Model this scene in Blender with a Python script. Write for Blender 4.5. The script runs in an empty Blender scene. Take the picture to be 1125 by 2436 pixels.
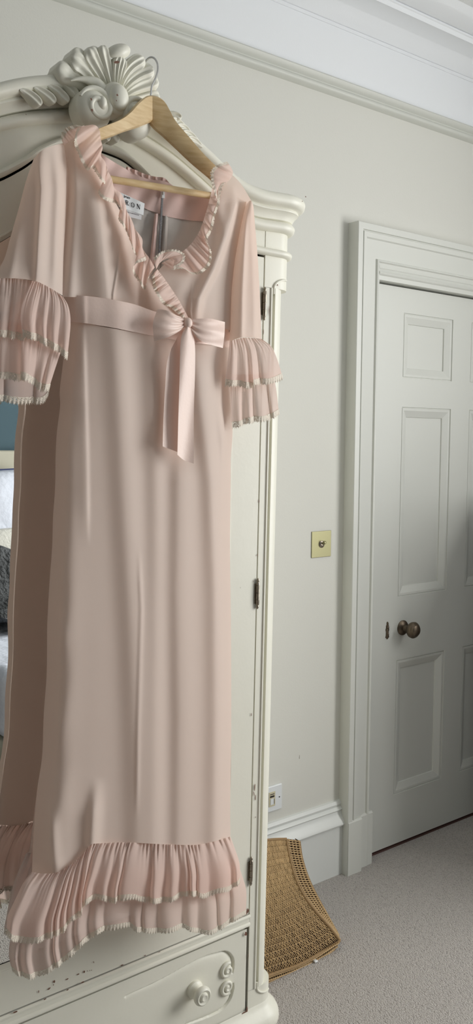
import bpy, bmesh, math, random
import numpy as np
from mathutils import Matrix, Vector
random.seed(4)
sc = bpy.context.scene
COL = sc.collection
PI = math.pi

# ------------------------------------------------------------------ camera
F_PX, CX, CY = 2050.0, 562.5, 1218.0
YAW, PITCH, ROLL = (math.radians(a) for a in (37.2526, 4.5132, 0.4154))
CAM = np.array([0.0, 0.0, 1.432])
_f = np.array([math.sin(YAW)*math.cos(PITCH), math.cos(YAW)*math.cos(PITCH), -math.sin(PITCH)])
_r0 = np.array([math.cos(YAW), -math.sin(YAW), 0.0]); _u0 = np.cross(_r0, _f)
_r = _r0*math.cos(ROLL)+_u0*math.sin(ROLL); _u = -_r0*math.sin(ROLL)+_u0*math.cos(ROLL)
cam_d = bpy.data.cameras.new('camera'); cam = bpy.data.objects.new('camera', cam_d); COL.objects.link(cam)
cam_d.sensor_fit = 'VERTICAL'; cam_d.sensor_height = 36; cam_d.lens = F_PX/2436*36
cam_d.clip_start = 0.05
M = Matrix.Identity(4)
for i in range(3):
    M[i][0] = _r[i]; M[i][1] = _u[i]; M[i][2] = -_f[i]; M[i][3] = CAM[i]
cam.matrix_world = M
sc.camera = cam

# ------------------------------------------------------------------ world, light, exposure
w = bpy.data.worlds.new('world'); sc.world = w; w.use_nodes = True
w.node_tree.nodes['Background'].inputs[0].default_value = (0.80, 0.90, 1.0, 1)
w.node_tree.nodes['Background'].inputs[1].default_value = 1.0
def area(name, loc, target, sx, sy, power, color):
    l = bpy.data.lights.new(name, 'AREA'); l.shape = 'RECTANGLE'; l.size = sx; l.size_y = sy
    l.energy = power; l.color = color
    o = bpy.data.objects.new(name, l); COL.objects.link(o); o.location = loc
    o.rotation_euler = (Vector(target)-Vector(loc)).to_track_quat('-Z', 'Y').to_euler()
    return o
area('window_daylight', (3.46, -0.20, 1.52), (-1.0, 0.25, 1.05), 1.6, 1.9, 112, (1.0, 0.99, 0.96))
sc.view_settings.view_transform = 'Standard'; sc.view_settings.look = 'None'
sc.view_settings.exposure = -0.18; sc.view_settings.gamma = 1; sc.view_settings.use_curve_mapping = False
try:
    sc.cycles.max_bounces = 10; sc.cycles.diffuse_bounces = 6; sc.cycles.transparent_max_bounces = 16
    sc.cycles.caustics_reflective = False; sc.cycles.caustics_refractive = False
except Exception: pass

# ------------------------------------------------------------------ geometry helpers
def at(px, py, Y):
    d = (px-CX)/F_PX*_r - (py-CY)/F_PX*_u + _f
    return CAM + d*(Y/d[1])
def at_arr(PX, PY, Y):
    d = ((PX-CX)/F_PX)[..., None]*_r - ((PY-CY)/F_PX)[..., None]*_u + _f
    return CAM + d*(Y/d[..., 1])[..., None]
def spl(pts, n):
    """Catmull-Rom through pts, n samples evenly by length"""
    P = np.array(pts, float)
    if len(P) == 2:
        t = np.linspace(0, 1, n)[:, None]; return P[0]*(1-t)+P[1]*t
    Q = np.vstack([2*P[0]-P[1], P, 2*P[-1]-P[-2]])
    out = []
    for i in range(1, len(Q)-2):
        a, b, c, d = Q[i-1], Q[i], Q[i+1], Q[i+2]
        for t in np.linspace(0, 1, 16, endpoint=False):
            out.append(0.5*((2*b)+(-a+c)*t+(2*a-5*b+4*c-d)*t*t+(-a+3*b-3*c+d)*t**3))
    out.append(P[-1]); out = np.array(out)
    L = np.r_[0, np.cumsum(np.linalg.norm(np.diff(out, axis=0), axis=1))]
    s = np.linspace(0, L[-1], n)
    return np.array([np.interp(s, L, out[:, k]) for k in range(out.shape[1])]).T
def coons(top, bottom, left, right, nu, nv):
    T = spl(top, nu); B = spl(bottom, nu); L = spl(left, nv); R = spl(right, nv)
    s = np.linspace(0, 1, nu)[None, :, None]; t = np.linspace(0, 1, nv)[:, None, None]
    G = (1-t)*T[None]+t*B[None]+(1-s)*L[:, None]+s*R[:, None]
    c00, c10, c01, c11 = (T[0]+L[0])/2, (T[-1]+R[0])/2, (B[0]+L[-1])/2, (B[-1]+R[-1])/2
    return G-((1-s)*(1-t)*c00+s*(1-t)*c10+(1-s)*t*c01+s*t*c11)
def link(name, me, mat=None, parent=None):
    o = bpy.data.objects.new(name, me); COL.objects.link(o)
    if parent is not None: o.parent = parent
    if mat is not None:
        me.materials.clear(); me.materials.append(mat)
    return o
def raw(name, V, Fc, mat, parent=None, smooth=False, uv=None):
    me = bpy.data.meshes.new(name)
    me.from_pydata([tuple(map(float, v)) for v in V], [], [tuple(int(i) for i in f) for f in Fc]); me.update()
    if smooth: me.polygons.foreach_set('use_smooth', [True]*len(me.polygons))
    if uv is not None:
        l = me.uv_layers.new(name='UVMap')
        idx = np.zeros(len(me.loops), int); me.loops.foreach_get('vertex_index', idx)
        l.data.foreach_set('uv', np.asarray(uv, float)[idx].ravel())
    return link(name, me, mat, parent)
class MB:
    """collects pieces of ONE mesh"""
    def __init__(s): s.V = []; s.F = []; s.U = []; s.off = 0
    def add(s, V, Fc, uv=None):
        V = [tuple(map(float, v)) for v in V]
        s.V += V; s.F += [tuple(int(i)+s.off for i in f) for f in Fc]
        s.U += [tuple(u) for u in uv] if uv is not None else [(v[0], v[2]) for v in V]
        s.off += len(V); return s
    def box(s, a, b):
        (x0, y0, z0), (x1, y1, z1) = a, b
        V = [(x, y, z) for z in (z0, z1) for x, y in ((x0, y0), (x1, y0), (x1, y1), (x0, y1))]
        return s.add(V, [(3, 2, 1, 0), (4, 5, 6, 7), (0, 1, 5, 4), (1, 2, 6, 5), (2, 3, 7, 6), (3, 0, 4, 7)])
    def grid(s, G, uv=None, closed_u=False, flip=False):
        nv, nu = G.shape[:2]; Fc = []
        for j in range(nv-1):
            for i in range(nu if closed_u else nu-1):
                a, b = j*nu+i, j*nu+(i+1) % nu
                q = (a, b, b+nu, a+nu); Fc.append(q[::-1] if flip else q)
        return s.add(G.reshape(-1, 3), Fc, None if uv is None else uv.reshape(-1, 2))
    def tube(s, path, rad, n=8, caps=True):
        P = np.array(path, float); m = len(P)
        R = np.full(m, rad, float) if np.isscalar(rad) else np.array(rad, float)
        T = np.gradient(P, axis=0); T /= np.linalg.norm(T, axis=1)[:, None]+1e-12
        ref = np.array([0, 0, 1.0]) if abs(T[0][2]) < .9 else np.array([1.0, 0, 0])
        N = np.cross(T[0], ref); N /= np.linalg.norm(N); rows = []
        for k in range(m):
            N = N-T[k]*(N@T[k]); N /= np.linalg.norm(N)+1e-12; B = np.cross(T[k], N)
            rows.append([P[k]+R[k]*(math.cos(a)*N+math.sin(a)*B) for a in np.linspace(0, 2*PI, n, endpoint=False)])
        G = np.array(rows); s.grid(G, closed_u=True)
        if caps:
            s.add(G[0], [tuple(range(n))]); s.add(G[-1], [tuple(range(n))[::-1]])
        return s
    def lathe(s, org, axis, prof, n=24):
        """prof: (distance along axis, radius)"""
        ax = np.array(axis, float); ax /= np.linalg.norm(ax)
        u = np.cross(ax, [0, 0, 1.0]) if abs(ax[2]) < .9 else np.cross(ax, [1.0, 0, 0]); u /= np.linalg.norm(u); v = np.cross(ax, u)
        G = np.array([[np.array(org)+ax*d+r*(math.cos(a)*u+math.sin(a)*v) for a in np.linspace(0, 2*PI, n, endpoint=False)] for d, r in prof])
        s.grid(G, closed_u=True); s.add(G[-1], [tuple(range(n))]); s.add(G[0], [tuple(range(n))[::-1]])
        return s
    def build(s, name, mat, parent=None, smooth=False, fn=None):
        V = s.V if fn is None else [fn(v) for v in s.V]
        o = raw(name, V, s.F, mat, parent, smooth, s.U)
        bm = bmesh.new(); bm.from_mesh(o.data)
        bmesh.ops.remove_doubles(bm, verts=bm.verts, dist=1e-6)
        bmesh.ops.recalc_face_normals(bm, faces=bm.faces)
        bm.to_mesh(o.data); bm.free()
        if smooth: autosmooth(o)
        return o
def autosmooth(o, ang=40):
    me = o.data
    bm = bmesh.new(); bm.from_mesh(me)
    for e in bm.edges:
        if len(e.link_faces) == 2 and e.calc_face_angle(0) > math.radians(ang): e.smooth = False
    bm.to_mesh(me); bm.free()
def bevel(o, w, seg=2):
    m = o.modifiers.new('bevel', 'BEVEL'); m.width = w; m.segments = seg; m.limit_method = 'ANGLE'; m.harden_normals = True
    return o
def empty(name, loc, label, cat):
    o = bpy.data.objects.new(name, None); COL.objects.link(o); o.location = loc
    o['label'] = label; o['category'] = cat; o.empty_display_size = .05
    bpy.context.view_layer.update()
    return o
def under(parent, o):
    """parent o but keep world coordinates that its mesh was written in"""
    o.parent = parent; o.matrix_parent_inverse = Matrix.Translation(parent_world(parent)).inverted(); return o
def parent_world(p):
    return Vector((0, 0, 0)) if p.parent is not None else p.location.copy()   # parts are written in world coordinates
def structure(o, **k):
    o['kind'] = 'structure'
    for a, b in k.items(): o[a] = b
    return o

# ------------------------------------------------------------------ materials
def mat(name, col, rough=.6, metal=0, bump=None, var=None, spec=.5, sheen=0, transl=0, alpha=None):
    """bump=(scale,strength,distance) var=(scale,amount)"""
    m = bpy.data.materials.new(name); m.use_nodes = True; nt = m.node_tree; N = nt.nodes; L = nt.links
    b = N['Principled BSDF']; out = N['Material Output']
    b.inputs['Base Color'].default_value = (*col, 1); b.inputs['Roughness'].default_value = rough
    b.inputs['Metallic'].default_value = metal; b.inputs['Specular IOR Level'].default_value = spec
    if sheen: b.inputs['Sheen Weight'].default_value = sheen; b.inputs['Sheen Roughness'].default_value = .4
    tc = N.new('ShaderNodeTexCoord')
    if var:
        n = N.new('ShaderNodeTexNoise'); n.inputs['Scale'].default_value = var[0]; n.inputs['Detail'].default_value = 4
        L.new(tc.outputs['Object'], n.inputs['Vector'])
        mx = N.new('ShaderNodeMix'); mx.data_type = 'RGBA'; L.new(n.outputs['Fac'], mx.inputs[0])
        c = np.array(col); mx.inputs[6].default_value = (*np.clip(c*(1-var[1]), 0, 1), 1); mx.inputs[7].default_value = (*np.clip(c*(1+var[1]), 0, 1), 1)
        L.new(mx.outputs[2], b.inputs['Base Color']); m['mix'] = mx.name
    if bump:
        n2 = N.new('ShaderNodeTexNoise'); n2.inputs['Scale'].default_value = bump[0]; n2.inputs['Detail'].default_value = 3
        L.new(tc.outputs['Object'], n2.inputs['Vector'])
        bp = N.new('ShaderNodeBump'); bp.inputs['Strength'].default_value = bump[1]; bp.inputs['Distance'].default_value = bump[2]
        L.new(n2.outputs['Fac'], bp.inputs['Height']); L.new(bp.outputs[0], b.inputs['Normal'])
    sh = b.outputs[0]
    if transl:
        t = N.new('ShaderNodeBsdfTranslucent'); t.inputs[0].default_value = (*col, 1)
        ms = N.new('ShaderNodeMixShader'); ms.inputs[0].default_value = transl
        L.new(sh, ms.inputs[1]); L.new(t.outputs[0], ms.inputs[2]); sh = ms.outputs[0]
    if alpha is not None:
        tr = N.new('ShaderNodeBsdfTransparent'); ms = N.new('ShaderNodeMixShader'); ms.inputs[0].default_value = alpha
        L.new(tr.outputs[0], ms.inputs[1]); L.new(sh, ms.inputs[2]); sh = ms.outputs[0]
        m['alphamix'] = ms.name
    L.new(sh, out.inputs['Surface'])
    return m
def s2l(*c):
    return tuple(((x/255+.055)/1.055)**2.4 if x > 10 else x/255/12.92 for x in c)

M_wall = mat('wall_paint', s2l(217, 216, 209), .85, bump=(220, .10, .002), var=(1.5, .015))
M_frieze = mat('frieze_paint', s2l(236, 238, 241), .85, bump=(220, .08, .002))
M_gloss = mat('white_trim_paint', s2l(222, 224, 221), .38, bump=(60, .05, .002))
M_grey = mat('trim_paint', s2l(205, 206, 199), .5, bump=(60, .05, .002))
M_door = mat('door_paint', s2l(214, 215, 209), .42, bump=(90, .06, .002))
M_ceil = mat('ceiling_plaster', s2l(226, 227, 227), .9, bump=(45, .5, .006))
M_teal = mat('teal_wall_paint', s2l(74, 96, 106), .85, bump=(220, .08, .002))
M_ward = mat('distressed_cream_paint', s2l(229, 227, 214), .42, bump=(70, .12, .002), var=(9, .03))
M_bare = mat('bare_brown_wood', s2l(112, 78, 62), .7, var=(120, .25))
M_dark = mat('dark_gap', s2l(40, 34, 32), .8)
M_dress = mat('pink_satin_cotton', s2l(247, 230, 219), .55, bump=(900, .10, .0006), var=(3.5, .02), sheen=.2, transl=.42, spec=.3)
M_ruff = mat('pink_voile', s2l(248, 225, 215), .6, bump=(900, .12, .0006), sheen=.2, transl=.45, spec=.25, alpha=.90)
M_ribbon = mat('pink_satin_ribbon', s2l(240, 216, 205), .42, bump=(160, .12, .002), sheen=.2, transl=.12, spec=.45)
M_facing = mat('pink_facing', s2l(222, 192, 184), .6, transl=.1)
M_lining = mat('white_lining', s2l(196, 190, 184), .75)
M_wood = mat('pale_beech', s2l(214, 184, 138), .35, var=(40, .08))
M_chrome = mat('chrome', (.62, .62, .62), .18, 1)
M_steel = mat('aged_steel', s2l(158, 148, 134), .3, .9, var=(160, .4))
M_brass = mat('antique_brass', s2l(160, 156, 122), .5, 1)
M_bronze = mat('aged_bronze', s2l(108, 96, 82), .4, .9, var=(70, .35))
M_white = mat('white_plastic', s2l(228, 231, 233), .3)
M_cream_pl = mat('cream_plastic', s2l(206, 198, 170), .4)
M_linen = mat('white_bed_linen', s2l(212, 217, 230), .8, bump=(14, .5, .03))
M_cushion = mat('cream_cushion_fabric', s2l(214, 212, 204), .8, bump=(60, .6, .01), var=(40, .15))
M_throw = mat('charcoal_fur', s2l(74, 76, 78), .95, bump=(40, 1, .03), var=(30, .5))
M_head = mat('beige_headboard_linen', s2l(186, 182, 166), .85)
M_black = mat('black_print', s2l(30, 28, 30), .7)
M_zip = mat('grey_zip', s2l(132, 132, 134), .5)
def alpha_lace(name, col, fill):
    m = mat(name, col, .7, alpha=1.0, transl=.15, bump=(900, .5, .0012)); N = m.node_tree.nodes; L = m.node_tree.links
    uv = N.new('ShaderNodeUVMap'); vo = N.new('ShaderNodeTexVoronoi'); vo.feature = 'DISTANCE_TO_EDGE'; vo.inputs['Scale'].default_value = 520
    L.new(uv.outputs[0], vo.inputs['Vector'])
    lt = N.new('ShaderNodeMath'); lt.operation = 'LESS_THAN'; lt.inputs[1].default_value = fill
    L.new(vo.outputs['Distance'], lt.inputs[0]); L.new(lt.outputs[0], N[m['alphamix']].inputs[0]); return m
M_lace = alpha_lace('ivory_lace', s2l(232, 221, 206), .23)
# carpet: short ribbed loop pile
M_carpet = mat('grey_carpet', s2l(166, 156, 150), .95, sheen=.2, var=(5, .03))
def _carpet():
    N = M_carpet.node_tree.nodes; L = M_carpet.node_tree.links; tc = N.new('ShaderNodeTexCoord')
    mp = N.new('ShaderNodeMapping'); mp.inputs['Rotation'].default_value = (0, 0, .9); mp.inputs['Scale'].default_value = (330, 210, 1)
    L.new(tc.outputs['Object'], mp.inputs[0]); v = N.new('ShaderNodeTexVoronoi'); v.inputs['Scale'].default_value = 1
    L.new(mp.outputs[0], v.inputs['Vector']); b = N.new('ShaderNodeBump'); b.inputs['Strength'].default_value = .9; b.inputs['Distance'].default_value = .003; b.invert = True
    L.new(v.outputs['Distance'], b.inputs['Height']); L.new(b.outputs[0], N['Principled BSDF'].inputs['Normal'])
    mx = N.new('ShaderNodeMix'); mx.data_type = 'RGBA'; mx.inputs[6].default_value = (*s2l(204, 198, 193), 1); mx.inputs[7].default_value = (*s2l(152, 146, 142), 1)
    L.new(v.outputs['Distance'], mx.inputs[0]); L.new(mx.outputs[2], N['Principled BSDF'].inputs['Base Color'])
_carpet()
def _wood_grain(m, c1, c2, scale):
    N = m.node_tree.nodes; L = m.node_tree.links; tc = N.new('ShaderNodeTexCoord'); mp = N.new('ShaderNodeMapping')
    mp.inputs['Scale'].default_value = scale; L.new(tc.outputs['Object'], mp.inputs[0])
    n = N.new('ShaderNodeTexNoise'); n.inputs['Scale'].default_value = 1; n.inputs['Detail'].default_value = 6; L.new(mp.outputs[0], n.inputs['Vector'])
    cr = N.new('ShaderNodeValToRGB'); cr.color_ramp.elements[0].position = .35; cr.color_ramp.elements[1].position = .7
    cr.color_ramp.elements[0].color = (*c1, 1); cr.color_ramp.elements[1].color = (*c2, 1)
    L.new(n.outputs['Fac'], cr.inputs[0]); L.new(cr.outputs[0], N['Principled BSDF'].inputs['Base Color'])
_wood_grain(M_wood, s2l(222, 196, 152), s2l(202, 170, 122), (30, 30, 160))

# ================================================================== THE ROOM
YW = 2.016; XL, XR, YB, ZC = -2.6, 3.30, -2.0, 2.80
def quadwall(name, pts, m):
    return structure(raw(name, pts, [tuple(range(len(pts)))], m))
mb = MB(); mb.box((XL-.1, YB-.1, -.08), (XR+.1, YW+.4, 0)); structure(mb.build('floor', M_carpet))
mb = MB(); mb.box((XL-.1, YB-.1, ZC), (XR+.1, YW+.1, ZC+.08)); structure(mb.build('ceiling', M_ceil))
DX0, DX1, DZ = 2.108, 3.000, 1.985         # door opening
mb = MB(); mb.box((XL, YW, 0), (DX0, YW+.1, 2.53)); mb.box((DX0, YW, DZ), (XR, YW+.1, 2.53)); mb.box((DX1, YW, 0), (XR, YW+.1, DZ))
structure(mb.build('wall_back', M_wall))
mb = MB(); mb.box((XL, YW, 2.53), (XR, YW+.1, ZC)); structure(mb.build('wall_back_frieze', M_frieze)).name = 'trim_4'
mb = MB(); mb.box((XL, YB-.1, 0), (XR, YB, ZC)); structure(mb.build('wall_front', M_teal))
mb = MB(); mb.box((XL-.1, YB, 0), (XL, YW, ZC)); structure(mb.build('wall_left', M_wall))
WY0, WY1, WZ0, WZ1 = -1.05, .65, .55, 2.50
mb = MB(); mb.box((XR, YB, 0), (XR+.12, WY0, ZC)); mb.box((XR, WY1, 0), (XR+.12, YW, ZC))
mb.box((XR, WY0, 0), (XR+.12, WY1, WZ0)); mb.box((XR, WY0, WZ1), (XR+.12, WY1, ZC)); structure(mb.build('wall_right', M_wall))
mb = MB()
for a, b in (((WY0, WZ0), (WY0+.05, WZ1)), ((WY1-.05, WZ0), (WY1, WZ1)), ((WY0, WZ0), (WY1, WZ0+.06)), ((WY0, WZ1-.05), (WY1, WZ1)), ((WY0, 1.68), (WY1, 1.72)), ((-.27, WZ0), (-.24, WZ1))):
    mb.box((XR+.03, a[0], a[1]), (XR+.08, b[0], b[1]))
structure(mb.build('window_1', M_gloss))
# an unseen chest, added at the end, shades the foot of the door
def sweep_x(prof, x0, x1, name, m, smooth=True, kind='structure'):
    """prof (y,z) extruded along x"""
    G = np.array([[(x, y, z) for y, z in prof] for x in (x0, x1)]); mb = MB(); mb.grid(G)
    mb.add(G[0], [tuple(range(len(prof)))]); mb.add(G[1], [tuple(range(len(prof)))[::-1]])
    o = mb.build(name, m, smooth=smooth)
    if kind: o['kind'] = kind
    return o
def arc(c, r, a0, a1, n=5):
    return [(c[0]+r*math.cos(math.radians(a)), c[1]+r*math.sin(math.radians(a))) for a in np.linspace(a0, a1, n)]
# picture rail
sweep_x([(YW+.01, 2.547), (YW-.022, 2.551), (YW-.026, 2.546), (YW-.022, 2.536), (YW-.012, 2.530)]+arc((YW-.010, 2.517), .009, 100, 260, 6)+[(YW-.004, 2.504), (YW+.01, 2.502)], XL, XR, 'trim_1', M_grey)
# ceiling cornice
def q(y, py): return (y, at(1125, py, y)[2])
prof = [(YW+.01, q(YW, 198)[1]), (YW-.004, q(YW-.004, 196)[1]), q(YW-.006, 189), q(YW-.014, 187), (1.990, 2.727), (1.974, 2.738), q(1.962, 143), q(1.958, 140), q(1.90, 107), q(1.892, 105), (1.888, 2.768)]
prof += arc((1.890, 2.772), .007, 200, 130, 4)+[q(1.880, 84), q(1.874, 82), q(1.834, 49), (1.826, 2.787), (1.822, 2.790), (1.80, 2.800), (YW, 2.81)]
sweep_x(prof, XL, XR, 'trim_2', M_frieze)
# skirting board
sk = [(YW+.01, .2535), (YW-.008, .250), (YW-.012, .240), (YW-.009, .231), (YW-.013, .228), (YW-.017, .222), (YW-.012, .216), (YW-.014, .207), (YW-.018, .199), (YW-.027, .186), (YW-.030, .176), (YW-.027, .170), (YW-.019, .167), (YW-.019, 0), (YW+.01, 0)]
sweep_x(sk, XL, 1.980, 'baseboard_back', M_gloss)
# door surround: mitred profile (u: distance inward from the outer edge, y)
apr = [(0, YW), (0, 1.974), (.002, 1.972), (.0235, 1.972), (.0245, 1.978), (.027, 1.978), (.030, 1.973), (.046, 1.976), (.050, 1.981), (.110, 1.992), (.113, 1.986), (.119, 1.984), (.122, 1.990), (.130, 1.992), (.131, YW+.03), (.150, YW+.03), (.150, YW+.01)]
OX, OZ = 1.972, 2.133
def ring(s): # path corners for architrave at offset
    return [(OX+s, 0.0), (OX+s, OZ-s), (3.15-s, OZ-s), (3.15-s, 0.0)]
apr = [(u*(.138/.150), y) for u, y in apr]
rows = np.array([[(x, y, z) for u, y in apr for x, z in [ring(u)[k]]] for k in range(4)])
mb = MB(); mb.grid(rows); structure(mb.build('trim_3', M_door, smooth=True))
# plinth blocks
def plinth(x0, d):
    mb = MB(); h = .186
    P = [(0, YW), (0, 1.970), (.063, 1.970), (.066, 1.984), (.130, 1.986), (.130, YW)]
    P = [(x0+d*a, b) for a, b in P]; n = len(P)
    V = [(x, y, 0) for x, y in P]+[(x, y, h-.006) for x, y in P]+[(x, y+.005 if y < YW else y, h) for x, y in P]
    Fc = [(i, (i+1) % n, (i+1) % n+n*k+n, i+n*k+n) if k == 0 else (i+n, (i+1) % n+n, (i+1) % n+2*n, i+2*n) for k in (0, 1) for i in range(n)]
    Fc.append(tuple(range(2*n, 3*n))); mb.add(V, Fc); structure(mb.build('trim_5', M_door))
plinth(1.9745, 1); plinth(3.1475, -1)
# the door leaf
YD = 2.022
door = structure(empty('door_1', (2.135, YD, 0), 'white four-row panelled bedroom door', 'door')); del door['category']; del door['label']
DL, DR, DB, DT = 2.1115, 2.985, .012, 1.963
cols = [(2.246, 2.505), (2.609, 2.868)]; rws = [(.194, .680), (.904, 1.563), (1.662, 1.880)]
mb = MB()
xs = sorted([DL, DR]+[v for c in cols for v in c]); zs = sorted([DB, DT]+[v for r_ in rws for v in r_])
for i in range(len(xs)-1):
    for j in range(len(zs)-1):
        if (xs[i], xs[i+1]) in cols and (zs[j], zs[j+1]) in rws: continue
        mb.add([(xs[i], YD, zs[j]), (xs[i+1], YD, zs[j]), (xs[i+1], YD, zs[j+1]), (xs[i], YD, zs[j+1])], [(0, 1, 2, 3)])
mb.add([(x, y, z) for z in (DB, DT) for x, y in ((DL, YD), (DR, YD), (DR, YD+.04), (DL, YD+.04))], [(3, 2, 1, 0), (4, 5, 6, 7), (1, 2, 6, 5), (2, 3, 7, 6), (3, 0, 4, 7)])
under(door, mb.build('door_frame', M_door))
for c in cols:
    for r_ in rws:
        mb = MB(); prev = None
        for k, (ins, dy) in enumerate([(0, 0), (.0012, .004), (.003, .004), (.0045, .0015), (.012, .002), (.034, .0115), (.035, .0155), (.037, .0155)]):
            R = [(c[0]+ins, YD+dy, r_[0]+ins), (c[1]-ins, YD+dy, r_[0]+ins), (c[1]-ins, YD+dy, r_[1]-ins), (c[0]+ins, YD+dy, r_[1]-ins)]
            if prev:
                mb.add(prev+R, [(i, (i+1) % 4, (i+1) % 4+4, i+4) for i in range(4)])
            prev = R
        mb.add(prev, [(0, 1, 2, 3)]); under(door, mb.build('door_panel', M_door))
# knob and keyhole cover (parts of the door)
K = np.array([2.2935, YD, .791])
mb = MB(); kx = K[0]-.020
mb.lathe((kx, YD, .793), (0, -1, 0), [(0, .0265), (.003, .0265), (.005, .024), (.006, .0245), (.009, .021), (.012, .012), (.020, .0095), (.028, .0095), (.032, .013), (.036, .022), (.043, .0275), (.052, .029), (.058, .026), (.062, .021), (.0635, .0205), (.066, .0185), (.069, .010), (.070, .001)], 40)
kn = under(door, mb.build('door_knob', M_bronze, smooth=True)); kn['label'] = 'round aged bronze door knob'
mb = MB()
for dx in (-.002, .002):
    mb.lathe((kx+dx*2-.001, YD-.0085, .793+.018), (0, -1, 0), [(0, .0025), (.001, .002)], 8)
mb = MB(); ex, ez = 2.1955, .793
outl = [(0, .031), (.003, .029), (.0035, .024), (.0025, .021), (.0055, .018), (.0060, .013), (.0045, .009), (.0075, .006), (.0080, .001), (.0058, -.003), (.0060, -.010), (.0065, -.018), (.0080, -.024), (.0068, -.0255), (.0035, -.0265), (.002, -.030), (0, -.0305)]
L_ = [(a, b) for a, b in outl]+[(-a, b) for a, b in outl[-2:0:-1]]; n = len(L_)
V = [(ex+a, YD, ez+b) for a, b in L_]+[(ex+a*.95, YD-.003, ez+b*.98) for a, b in L_]+[(ex+a*.4, YD-.0055, ez+b*.9) for a, b in L_]
Fc = [(i+k*n, (i+1) % n+k*n, (i+1) % n+(k+1)*n, i+(k+1)*n) for k in (0, 1) for i in range(n)]+[tuple(range(2*n, 3*n))]
mb.add(V, Fc); mb.lathe((ex, YD-.004, ez+.011), (0, -1, 0), [(0, .0045), (.002, .004), (.003, .002)], 14); mb.lathe((ex, YD-.004, ez-.012), (0, -1, 0), [(0, .004), (.003, .003), (.004, .001)], 14)
e_ = under(door, mb.build('keyhole_cover', M_bronze, smooth=True)); e_['label'] = 'small shaped bronze keyhole cover'
sweep_x([(YW+.10, 2.025), (1.992, 2.025), (1.9905, 2.006), (1.9935, 2.003), (1.9915, 1.996), (1.988, 1.991), (1.990, 1.986), (1.995, 1.983), (1.997, 1.9695), (YW+.10, 1.9695)], 2.090, DX1+.02, 'trim_9', M_door)
mb = MB(); mb.box((DX0-.05, YW+.065, 0), (DX1+.05, YW+.2, DZ+.05)); structure(mb.build('door_gap_shade', M_dark))  # dark box behind the leaf; shade of the door gaps put into its colour
mb = MB(); mb.box((DX0, YW+.006, -.002), (DX1, YW+.1, .006)); structure(mb.build('trim_7', mat('threshold_wood', s2l(86, 58, 52), .7)))
# small scuff on the wall
nk = at(712, 1801, YW); mb = MB()
mb.add([(nk[0]-.0012, YW-.0004, nk[2]-.005), (nk[0]+.001, YW-.0004, nk[2]-.006), (nk[0]+.0014, YW-.0004, nk[2]+.004), (nk[0], YW-.0004, nk[2]+.008)], [(0, 1, 2, 3)])
structure(mb.build('trim_8', mat('scuff', s2l(150, 146, 132), .9)))

# ================================================================== SWITCH AND SOCKET
sw = empty('light_switch', (1.873, YW, 1.115), 'square antique brass toggle light switch on the wall beside the door frame', 'light switch')
mb = MB(); mb.box((1.831, YW-.003, 1.073), (1.915, YW, 1.157)); o = under(sw, mb.build('plate', M_brass)); bevel(o, .0012, 2)
mb = MB(); mb.lathe((1.873, YW-.003, 1.115), (0, -1, 0), [(0, .0115), (.002, .0115), (.003, .010), (.004, .007), (.0055, .0065), (.006, .004)], 24)
under(sw, mb.build('collar', M_steel, smooth=True))
mb = MB(); mb.lathe((1.873, YW-.005, 1.115), (.15, -1, .55), [(0, .0032), (.008, .0042), (.013, .0055), (.016, .0045), (.017, .002)], 16)
under(sw, mb.build('toggle', M_brass, smooth=True))
so = empty('telephone_socket', (1.672, YW, .325), 'white plastic telephone socket low on the wall above the skirting', 'socket')
x1, z0, z1 = at(667, 1865, YW)[0], .287, .369; x0 = x1-.083
mb = MB(); mb.box((x0, YW-.009, z0), (x1, YW, z1)); bevel(under(so, mb.build('plate', M_white)), .003, 3)
mb = MB(); cx_ = (x0+x1)/2
mb.box((cx_-.013, YW-.0105, .305), (cx_+.012, YW-.009, .351)); under(so, mb.build('module', M_cream_pl))
mb = MB(); mb.box((cx_-.009, YW-.0112, .334), (cx_+.008, YW-.0105, .3395)); mb.box((cx_-.009, YW-.0112, .343), (cx_+.008, YW-.0105, .345)); mb.box((cx_+.0065, YW-.0112, .312), (cx_+.008, YW-.0105, .328)); under(so, mb.build('jack_slot', M_dark))
mb = MB(); mb.box((cx_-.008, YW-.0122, .311), (cx_+.005, YW-.0105, .330)); under(so, mb.build('shutter', M_white))
for sx in (-.030, .030):
    mb = MB(); mb.lathe((cx_+sx, YW-.009, .328), (0, -1, 0), [(0, .0022), (.0008, .002), (.001, .001)], 10); under(so, mb.build('screw', M_dark))

# ================================================================== WARDROBE
YF = 1.45; XC = .756; SHR = .0184
ward = empty('wardrobe', (XC, 1.75, 0), 'distressed cream painted armoire with carved shell crest and mirrored door', 'wardrobe')
def lean(v): return (v[0]+SHR*(v[2]-1.1), v[1], v[2])        # the old carcass stands slightly racked
def wb(mb, name, m=None, smooth=False, par=None): return under(par or ward, mb.build(name, m or M_ward, smooth=smooth, fn=lean))
CXR, CRD = 1.203, .040                                        # corner arc centre and radius
def plan(o_, front=None, n=7, xin=None):
    """right half plan outline of the body offset outwards by o_: from front centre round the corner to the wall"""
    r = CRD+o_; c = (CXR, YF+CRD)
    return [(c[0]+r*math.sin(a), c[1]-r*math.cos(a)) for a in np.linspace(0, PI/2, n)]+[(c[0]+r, YW-.004)]
def mir(x): return 2*XC-x
DRX = 1.1576                                                  # door right edge
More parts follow.
